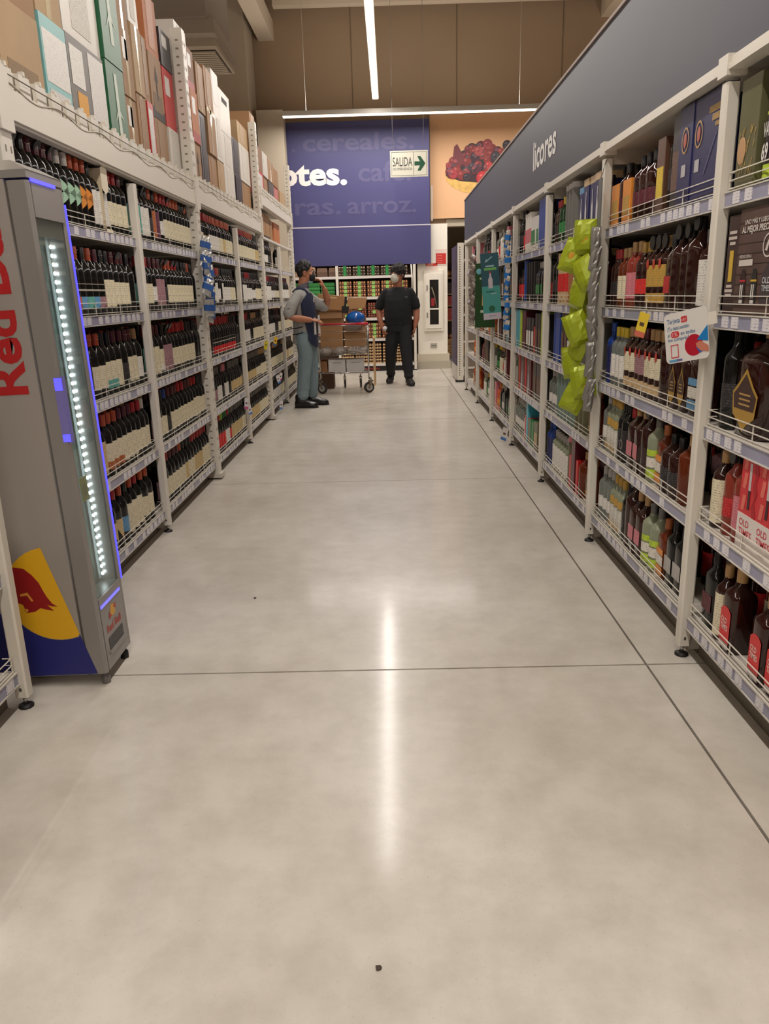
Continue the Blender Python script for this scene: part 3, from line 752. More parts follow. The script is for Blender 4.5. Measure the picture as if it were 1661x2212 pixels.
def rbottle(glassk, cap, lab, h=.28, r=.038, style='f', neck=.25, seg=14, cork=False, extra=None, square=0, lab2=None, txt=None):
    """liquor bottle; square>0 gives a squared body"""
    P = {}
    hb = h*(1-neck)
    pw = 7 if square == 1 else (4 if square == 2 else None)
    n = seg if not pw else 16
    sy = .62 if square == 2 else 1
    mb = MB(); mb.lathe([(r*.9, 0), (r, .006), (r*1.0, hb*.88), (r*.93, hb*.95), (r*.45, hb*1.05), (.015, hb*1.12)], glass(glassk), n, power=pw, sy=sy)
    mb.lathe([(.0155, hb*1.1), (.0135, h-.03), (.0135, h-.012)], glass(glassk), 8); P['bottle_body'] = mb
    q = MB(); cm = mat(pal(cap), .4 if cap != 'D' else .3)
    cr = .015 if not cork else .018
    q.lathe([(cr, h-.045), (cr, h-.002), (cr*.9, h)], cm, 10); P['cap'] = q
    def arc(z0, z1, m, off=.0008, a=88):
        q = MB()
        if pw:
            wv = r*.74 if square == 1 else r*.8
            yy = -(r*sy)-off
            q.box(-wv, wv, yy, yy+.001, z0, z1, m)
        else: q.lathe([(r+off, z0), (r+off, z1)], m, n, -PI/2-math.radians(a), -PI/2+math.radians(a))
        return q
    if style == 'f': P['label'] = arc(hb*.2, hb*.72, paper(lab))
    elif style == 't': P['label'] = arc(hb*.1, hb*.85, paper(lab))
    elif style == 's': P['label'] = arc(hb*.3, hb*.6, paper(lab))
    elif style == 'd':
        P['label'] = arc(hb*.42, hb*.82, paper(lab)); P['lower_label'] = arc(hb*.12, hb*.3, paper(lab2 or 'u'))
        q = MB(); q.ell((0, -(r*sy)-.0015, hb*.84), .014, .0012, .02, mat((186, 60, 48), .4), 10, 6); P['emblem'] = q
    elif style == 'g':   # spade shaped label
        y = -(r*sy)-.0016; q = MB(); c = [(-.9, .52), (-.55, .62), (0, .82), (.55, .62), (.9, .52), (.78, .25), (.3, .16), (0, .06), (-.3, .16), (-.78, .25)]
        q.poly([(r*.95*a, y, hb*b) for a, b in c], mat(pal('D'), .35, .3)); 
        q2 = MB(); q2.poly([(r*.85*a, y-.0008, hb*(.34+(b-.34)*.86) if b > .3 else hb*.33) for a, b in c], mat((62, 36, 34), .4)); P['label'] = q; P['label_field'] = q2
        q3 = MB()
        for k in range(3): q3.box(-r*.35, r*.4, y-.0018, y-.0009, hb*(.38+k*.06), hb*(.40+k*.06), mat((176, 140, 80), .5))
        P['print_lines'] = q3
    elif style == 'w':   # wavy two-blob label
        P['label'] = arc(hb*.55, hb*.68, paper(lab)); P['lower_label'] = arc(hb*.1, hb*.28, paper(lab)); P['middle_label'] = arc(hb*.32, hb*.52, mat((222, 216, 204), .5, pr=(60, 40, 40)))
    elif style == 'y':   # white label with gold fronds
        P['label'] = arc(hb*.08, hb*.62, mat((214, 210, 200), .4, pr=(90, 84, 76))); P['upper_label'] = arc(hb*.66, hb*.84, paper('D'))
        q = MB(); y = -(r*sy)-.0020
        q.add([(-r*.6, y, hb*.08), (0, y-.001, hb*.08), (-r*.45, y-.001, hb*.4), (r*.05, y-.001, hb*.08), (r*.6, y, hb*.08), (r*.3, y-.001, hb*.34)], [(0, 1, 2), (3, 4, 5)], mat(pal('D'), .4)); P['gold_frond'] = q
    elif style == 'o':
        P['label'] = arc(hb*.12, hb*.75, mat((40, 36, 38), .4, pr=(90, 86, 84)))
        q = MB(); y = -(r*sy)-.0024
        for i in range(20):
            a, b = 2*PI*i/20, 2*PI*(i+1)/20
            q.add([(r*.6*math.cos(a), y, hb*.42+r*.6*math.sin(a)), (r*.6*math.cos(b), y, hb*.42+r*.6*math.sin(b)), (r*.5*math.cos(b), y, hb*.42+r*.5*math.sin(b)), (r*.5*math.cos(a), y, hb*.42+r*.5*math.sin(a))], [(0, 1, 2, 3)], mat((180, 176, 168), .4))
        P['ring_emblem'] = q
    elif style == 'OT':  # red label with white lettering, squared bottle
        wv = r*.82; yy = -r-.0012; q = MB()
        q.prism([(-wv, 0), (wv, 0)], 0, 0, mat((206, 36, 38), .4)) if False else None
        pts = [(-wv, hb*.16), (wv, hb*.16), (wv, hb*.66), (wv*.5, hb*.72), (0, hb*.735), (-wv*.5, hb*.72), (-wv, hb*.66)]
        q.poly([(a, yy, b) for a, b in pts], mat((206, 36, 38), .4)); P['label'] = q
        q = MB(); xx = -r-.0012
        q.poly([(xx, -a, b) for a, b in pts], mat((206, 36, 38), .4)); P['side_label'] = q
        q = MB(); wm = mat((232, 214, 206), .5)
        puttext(q, 'OLD', -wv*.75, wv*.35, hb*.46, hb*.55, yy-.0008, wm, .015); puttext(q, 'TIMES', -wv*.78, wv*.62, hb*.35, hb*.44, yy-.0008, wm, .015); P['lettering'] = q
        P['base_band'] = arc(hb*.06, hb*.15, mat((196, 192, 188), .4))
    elif style == 'n': pass
    if extra == 'tag':
        q = MB(); q.lathe([(.028, -.004), (.028, .004)], mat((34, 34, 38), .4), 12)
        q.v = [tuple(Matrix.Translation((.0, -.02, h-.02)) @ Matrix.Rotation(PI/2, 4, 'X') @ Vector(p)) for p in q.v]; P['security_tag'] = q
    return P

def giftbox(c, w_=.1, h=.28, d=.1, band=None, deco=None, top=None, tub=False):
    P = {}
    m = mat(pal(c), .35, noise=.05)
    if tub:
        mb = MB(); mb.lathe([(w_/2, 0), (w_/2, h)], m, 14); P['tube_body'] = mb
        q = MB(); q.lathe([(w_/2+.001, h-.03), (w_/2+.001, h+.001)], mat(pal(top or 's'), .3), 14); P['lid'] = q
        if band:
            q = MB(); q.lathe([(w_/2+.0008, h*.25), (w_/2+.0008, h*.6)], paper(band), 14, -PI, 0); P['label'] = q
    else:
        mb = MB(); mb.box(-w_/2, w_/2, -.045, -.045+d, 0, h, m, .002); P['box_body'] = mb
        if top:
            q = MB(); q.box(-w_/2-.0008, w_/2+.0008, -.0458, -.0442+d, h*.88, h+.001, mat(pal(top), .35)); P['lid_band'] = q
        if band:
            q = MB(); q.box(-w_/2*.8, w_/2*.8, -.0465, -.045, h*.2, h*.62, paper(band)); P['label'] = q
        if deco == 'bottle':
            q = MB(); y = -.0468
            q.poly([(-.018, y, h*.05), (.018, y, h*.05), (.018, y, h*.45), (.006, y, h*.6), (.006, y, h*.78), (-.006, y, h*.78), (-.006, y, h*.6), (-.018, y, h*.45)], mat((206, 204, 206), .4)); P['printed_bottle'] = q
        if deco == 'gold':
            q = MB(); y = -.0468; n = 18
            for i in range(n):
                a, b = 2*PI*i/n, 2*PI*(i+1)/n
                q.add([(.034*math.cos(a), y, h*.66+.045*math.sin(a)), (.034*math.cos(b), y, h*.66+.045*math.sin(b)), (.027*math.cos(b), y, h*.66+.038*math.sin(b)), (.027*math.cos(a), y, h*.66+.038*math.sin(a))], [(0, 1, 2, 3)], mat((176, 140, 84), .35))
            q.ell((0, y, h*.66), .016, .0006, .026, mat((176, 100, 84), .5), 10, 6)
            q.box(-.02, .02, y, y+.001, h*.3, h*.42, mat((180, 178, 180), .4)); P['gold_emblem'] = q
        if deco == 'script':
            q = MB(); y = -.0468
            for k, (a, b, z0, z1) in enumerate(((-.3, .38, .80, .86), (-.15, .45, .72, .78), (0, .25, .66, .70))):
                x = a*w_
                while x < b*w_:
                    q.box(x, x+.006, y, y+.001, h*z0, h*z1, mat((186, 150, 90), .35)); x += .0095
            q.add([(-w_*.42, y, h*.25), (-w_*.36, y, h*.25), (w_*.1, y, h*.6), (w_*.05, y, h*.6)], [(0, 1, 2, 3)], mat((70, 76, 120), .3)); P['gold_print'] = q
    return P

CAT = {}
COUNT = {}
STUFF = {}
def place(key, make, M, name, label, cat, group, far=False, cap=300, stuffkey=None):
    for a_, b_ in ((' with ', ', '), ('gift ', ''), (' and ', ' ')):
        if len(label.split()) > 16: label = label.replace(a_, b_, 1)
    n = COUNT.get(name, 0)
    if n >= cap:
        if key not in CAT: CAT[key] = (make(), {})
        sm = STUFF.setdefault(stuffkey or name, MB())
        for q in CAT[key][0].values(): sm.merged_at(q, M)
        return
    COUNT[name] = n+1
    if key not in CAT: CAT[key] = (make(), {})
    parts, ms = CAT[key]
    if far:
        if '_far' not in ms:
            q = MB()
            for p in parts.values(): q.merge(p)
            ms['_far'] = q.mesh(name)
        o = bpy.data.objects.new(name, ms['_far']); col.objects.link(o); o.matrix_world = M
        tag(o, label, cat, group); return
    t = thing(name, label, cat, M=M, group=group)
    for pn, q in parts.items():
        if pn not in ms: ms[pn] = q.mesh(pn)
        o = bpy.data.objects.new(pn, ms[pn]); col.objects.link(o); o.parent = t

# --- wine on the left: facings from near to far: cap, label, style, count
STY = {'f': '%s label', 't': 'tall %s label', 's': 'small %s label', 'b': 'cream-and-%s label', 'l': 'low %s label', 'x': '%s cross label', 'v': 'pointed %s label', 'n': 'label hidden'}
WL = {
 (0, 4): 'kKs3 mKs2 mKs2 wGx2 oGx1 oZx2 kWt3 rCf3 mCf1',
 (0, 3): 'oKs5 oOl2 oBl1 kTl1 oBl1 mMl1 kCb2 mCf3 kKn1',
 (0, 2): 'kCf5 oWb1 oKs1 oCf2 kTb2 mCb1 mKs1 mCb2 tWf1',
 (0, 1): 'kCf5 pYt2 pYt1 oOb3 mCb3 rCf2 wCf1',
 (0, 0): 'kCf5 rCs1 rYv2 oBs1 kCt1 oCt1 rCt1 oCf2',
 (1, 4): 'kTt2 kWt2 kKs1 oOt1 kPt1 oWs1 rCf3 oCf3 kCf2 oCf1',
 (1, 3): 'rTf1 rCf2 mWs1 mMt2 kKs1 oCf2 rCf2 kCf3 oCf1 kKn1',
 (1, 2): 'rTt1 mCt2 mWb1 kMt2 rCf2 rCf3 kCf2 kKn2',
 (1, 1): 'kMf1 kCf2 bKs1 mCf3 rCf2 mCf2 rCb2 kCf2',
 (1, 0): 'kMf1 rCf2 mCf3 oCf1 kYf1 kCf2 rYf3 rCb3',
 (2, 4): 'kCf3 rYs2 rWf2 oWf3 oCf2 oYf1 oCf4',
 (2, 3): 'oKs1 rCf2 rCf3 rWt1 rWs1 oKn1 kWt1 kWf3 kCf3',
 (2, 2): 'kOf2 kKn1 rRl4 rRl5 kRl2 kKs2',
 (2, 1): 'rMf1 rMs2 gWf2 kKs1 iWf2 kKn1 gYs6',
 (2, 0): 'oRf2 rRf2 lRf1 eWf2 rRs1 gYf6 gCf2',
 (3, 4): 'kCf4 rCf4 oCf5 kYf3', (3, 3): 'kKs3 kWt3 rWf3 kWs3 kCf4', (3, 2): 'kKs2 rWf4 kKn2 tCf4 kCf4', (3, 1): 'gYs8 gCs4 tCf4', (3, 0): 'gYf9 gCf7',
 (4, 4): 'kWs3 mWs3 kKs3', (4, 3): 'mWt3 rWt4 mWs4 mCs4', (4, 2): 'tWf4 kWf5 kKs3 mCf3', (4, 1): 'mCf6 tCf6 kCf3', (4, 0): 'gWf6 kWf5 tCf4',
 (5, 4): 'wWf3', (5, 3): 'kWf5 mWf5', (5, 2): 'kCf6 tCf6', (5, 1): 'tYf6 gCf6', (5, 0): 'gCf8 kCf5'}
ORD = ['nearest', 'second nearest', 'third nearest', 'fourth nearest', 'fifth nearest', 'sixth nearest', 'seventh nearest', 'eighth nearest', 'ninth nearest', 'tenth nearest', 'eleventh nearest', 'twelfth nearest']
NUM = ['', 'one', 'two', 'three', 'four', 'five', 'six', 'seven', 'eight', 'nine', 'ten', 'eleven', 'twelve']
LB = ['bay beside fridge', 'second left bay', 'third left bay', 'fourth left bay', 'fifth left bay', 'sixth left bay']
RB = ['rightmost bay', 'promo-card bay', 'lime-snack bay', 'fourth right bay', 'teal-panel bay', 'sixth right bay', 'last right bay']
LV = ['bottom shelf', 'fourth shelf', 'third shelf', 'second shelf', 'top shelf']
def nth(i, n): return '' if n < 2 else ('%s of %s, ' % (ORD[i], NUM[n]))
rw = random.Random(11)
for (b, lv), spec in WL.items():
    y0, y1 = LPY[b]+.05, LPY[b+1]-.05
    if b % 2 == 0: y0 += .03
    else: y1 -= .03
    toks = spec.split(); n = sum(int(t[3:]) for t in toks)
    step = min(.088, (y1-y0)/n); y = y0+step/2
    if b in (4, 5) and lv == 4: step = .082
    tot = {}; seen = {}
    for tk in toks: tot[tk[:3]] = tot.get(tk[:3], 0)+int(tk[3:])
    for tk in toks:
        cap, lab, st, cnt = tk[0], tk[1], tk[2], int(tk[3:])
        for i in range(cnt):
            sq = seen.get(tk[:3], 0); seen[tk[:3]] = sq+1
            tg = rw.choice((0, 0, 0, 1, 2, 2)) if b < 2 and lv > 1 else 0
            M = LM(y, LZ['L'][lv], .075+rw.uniform(-.004, .004), rw.uniform(-.12, .12))
            desc = (STY[st] % cn(lab)) if '%' in STY[st] else STY[st]
            place(('w', cap, lab, st, tg, b > 2), lambda: wine(cap, lab, st, 14 if b < 3 else 8, tg), M, 'wine_bottle',
                  '%s-capped wine bottle, %s, %s%s, %s' % (cn(cap), desc, nth(sq, tot[tk[:3]]), LV[lv], LB[b]),
                  'bottle', 'wine bottles on the %s %s' % (SN[lv], LNAME[b]), far=b > 2, stuffkey=('wine', b))
            y += step
    # bottles standing behind the front row: too many and too hidden to count
    q = STUFF.setdefault(('rear', 'L', b), MB())
    yy = y0+.04
    while yy < y1-.03 and not (b > 3 and lv == 4):
        for dd in (.165, .255):
            cp = rw.choice('kkrmomt'); key = ('w', cp, 'K', 'n', 0, True)
            if key not in CAT: CAT[key] = (wine(cp, 'K', 'n', 8, 0), {})
            for z_ in CAT[key][0].values(): q.merged_at(z_, LM(yy, LZ['L'][lv], dd))
        yy += .09
# the bay at the left edge of the frame
for k, (y, cp, lb_) in enumerate(((1.98, 'k', 'C'), (2.08, 'm', 'C'), (2.17, 'k', 'Y'), (2.26, 'k', 'C'))):
    place(('wn', cp, lb_), lambda: wine(cp, lb_, 'b' if k == 3 else 'f', 16), LM(y, .145, -.075+.085), 'wine_bottle', '%s-capped wine bottle with %s label, %s on the low left-edge shelf' % (cn(cp), cn(lb_), ['first', 'second', 'third', 'nearest the post,'][k]), 'bottle', None, cap=999)

# gift carton of wine between the bottles
t = thing('wine_gift_carton', 'cream cut-out wine carton among bottles on the top shelf beside the fridge', 'box', M=LM(4.02, 1.68, .07))
mb = MB(); mb.box(-.045, .045, -.044, .045, 0, .015, mat((226, 216, 192), .6)); mb.box(-.045, .045, .043, .045, 0, .30, mat((206, 190, 158), .6)); mb.box(-.045, -.043, -.044, .045, 0, .29, mat((206, 190, 158), .6)); mb.build('box_body', t)
mb = MB(); mb.poly([(-.045, -.0445, .29), (-.045, -.0445, .2), (-.03, -.0445, .19), (0, -.0445, .175), (.03, -.0445, .19), (.045, -.0445, .2), (.045, -.0445, .29), (.0, -.0445, .315)], mat((226, 216, 192), .6)); mb.build('front_flap', t)

# --- spirits on the right: facings near to far
def OTpack():
    P = {}
    mb = MB(); mb.box(-.24, .24, -.045, .20, 0, .315, mat((204, 30, 42), .35)); P['box_body'] = mb
    mb = MB(); mb.box(-.2402, .2402, -.0462, -.045, 0, .12, mat((222, 212, 206), .45)); P['white_base'] = mb
    q = MB(); d = MB(); s_ = MB(); rc = mat((204, 40, 60), .5)
    for k in range(4):
        x = -.235+.118*k
        puttext(q, 'OLD', x+.012, x+.075, .082, .104, -.0468, rc, .012); puttext(q, 'TIMES', x+.012, x+.098, .05, .074, -.0468, rc, .012)
        q.box(x+.03, x+.07, -.0468, -.0463, .022, .028, mat((190, 180, 176), .5))
        d.box(x+.05, x+.064, -.0465, -.0455, .14, .20, mat((60, 26, 34), .5)); d.box(x+.05, x+.064, -.0465, -.0455, .20, .285, mat((196, 186, 186), .5))
        for zz in (.13, .2, .26):
            s_.add([(x+.008, -.0458, zz), (x+.03, -.0458, zz+.0), (x+.04, -.0458, zz+.05), (x+.018, -.0458, zz+.05)], [(0, 1, 2, 3)], mat((222, 110, 96), .5))
            s_.add([(x+.075, -.0458, zz+.02), (x+.095, -.0458, zz-.03), (x+.108, -.0458, zz), (x+.088, -.0458, zz+.05)], [(0, 1, 2, 3)], mat((170, 22, 34), .5))
    P['lettering'] = q; P['printed_pencils'] = d; P['printed_facets'] = s_
    return P
def woodbox():
    P = {}
    wm = mat((84, 62, 54), .6, noise=.14, nscale=8)
    mb = MB(); mb.box(-.13, .13, -.045, .13, 0, .31, wm); P['box_body'] = mb
    q = MB()
    for k in range(9): q.box(-.13, .13, -.0462, -.0452, .03+k*.03, .0312+k*.03, mat((50, 34, 30), .7))
    P['board_joints'] = q
    q = MB(); wt = mat((206, 198, 190), .5)
    puttext(q, 'UNO MÁS Y LUEGO', -.095, .07, .265, .282, -.0468, wt, .02); puttext(q, 'AL MEJOR PRECIO', -.11, .085, .235, .26, -.0468, wt, .03)
    puttext(q, 'HECHO CON LA', -.11, -.03, .168, .178, -.0468, wt, .02); q.box(-.112, -.02, -.0468, -.0464, .145, .163, wt)
    n = 18
    for i in range(n):
        a, b = 2*PI*i/n, 2*PI*(i+1)/n
        q.add([(.07+.034*math.cos(a), -.0468, .198+.034*math.sin(a)), (.07+.034*math.cos(b), -.0468, .198+.034*math.sin(b)), (.07+.029*math.cos(b), -.0468, .198+.029*math.sin(b)), (.07+.029*math.cos(a), -.0468, .198+.029*math.sin(a))], [(0, 1, 2, 3)], wt)
    q.add([(.052, -.0468, .185), (.066, -.0468, .182), (.078, -.0468, .214), (.066, -.0468, .212)], [(0, 1, 2, 3)], wt)
    P['lettering'] = q
    for nm, xc, cc, band in (('printed_bottle', -.075, (42, 24, 26), (190, 40, 50)), ('printed_bottle_dark', .0, (30, 30, 26), (206, 168, 50))):
        q = MB(); y = -.0470
        q.poly([(xc-.02, y, .03), (xc+.02, y, .03), (xc+.02, y, .10), (xc+.009, y, .135), (xc-.009, y, .135), (xc-.02, y, .10)], mat(cc, .4))
        q.box(xc-.019, xc+.019, y-.0006, y, .098, .104, mat(band, .4))
        for (a, b, c_, d_) in ((-.012, -.006, .05, .09), (.0, .006, .05, .09), (-.012, .01, .035, .045)): q.box(xc+a, xc+b, y-.0007, y, c_, d_, mat((214, 208, 202), .4))
        P[nm] = q
    q = MB(); y = -.0472
    q.poly([(.048, y, .03), (.115, y, .03), (.115, y, .11), (.082, y, .15), (.048, y, .12)], mat((62, 52, 52), .45)); puttext(q, 'OLD', .055, .105, .092, .11, y-.0006, mat((190, 192, 196), .5), .02); puttext(q, 'TIMES', .055, .108, .07, .088, y-.0006, mat((190, 192, 196), .5), .02)
    P['printed_card'] = q
    return P
def woodside():
    P = {}
    mb = MB(); mb.box(-.04, .04, -.045, .13, 0, .30, mat((64, 44, 42), .6, noise=.1)); P['box_body'] = mb
    q = MB(); q.box(-.014, .012, -.0468, -.0455, .10, .195, mat((206, 170, 60), .45)); P['yellow_print'] = q
    q = MB(); wt = mat((196, 184, 176), .5)
    for z, w_ in ((.245, .028), (.228, .032), (.212, .022), (.082, .022), (.068, .03), (.054, .024)): q.box(-w_, w_*.8, -.0466, -.0455, z, z+.009, wt)
    P['lettering'] = q
    return P
def vat(c):
    P = {}
    mb = MB(); mb.lathe([(.036, 0), (.041, .006), (.041, .20), (.034, .235), (.018, .29), (.0145, .34)], glass('e'), 14); P['bottle_body'] = mb
    q = MB(); q.lathe([(.0165, .325), (.0165, .36), (.014, .362)], mat((168, 40, 60), .4), 10); P['cap'] = q
    q = MB(); q.lathe([(.0418, .04), (.0418, .19)], mat((40, 30, 34), .4), 14, -PI, 0); P['label'] = q
    q = MB(); q.lathe([(.0424, .183), (.0424, .192)], mat(pal(c), .4), 14, -PI, 0); q.lathe([(.0424, .012), (.0424, .05)], mat(pal(c), .4), 14, -PI, 0); P['colour_bands'] = q
    q = MB(); wt = mat((222, 218, 214), .4)
    puttext(q, 'VAT', -.026, .028, .125, .165, -.0425, wt, .02); puttext(q, '69', -.026, .016, .062, .11, -.0425, wt, .03); P['lettering'] = q
    return P
def patterned():
    P = giftbox('h', .13, .31, .15)
    q = MB(); rp = random.Random(5)
    for i in range(26):
        x = rp.uniform(-.055, .05); z = rp.uniform(.02, .16)
        q.add([(x, -.0468, z), (x+.004, -.0468, z), (x+.012, -.0468, z+.02), (x+.008, -.0468, z+.02)], [(0, 1, 2, 3)], mat((180, 152, 84), .4))
    P['gold_pattern'] = q
    q = MB(); q.ell((-.03, -.0465, .11), .03, .0012, .04, mat((190, 150, 110), .5), 12, 6); P['face_medallion'] = q
    return P
def yelbox():
    P = giftbox('Z', .14, .25, .16)
    q = MB(); y = -.0468; q.box(-.05, .05, -.0462, -.0455, .02, .16, mat((232, 206, 50), .4))
    q.poly([(-.02, y, .03), (.02, y, .03), (.02, y, .10), (.008, y, .13), (.008, y, .165), (-.008, y, .165), (-.008, y, .13), (-.02, y, .10)], mat((120, 70, 20), .4)); P['printed_bottle'] = q
    q = MB()
    for k in range(4): q.box(-.04+k*.02, -.028+k*.02, -.0466, -.0455, .19, .21, mat((220, 180, 150), .4))
    P['lettering'] = q
    return P
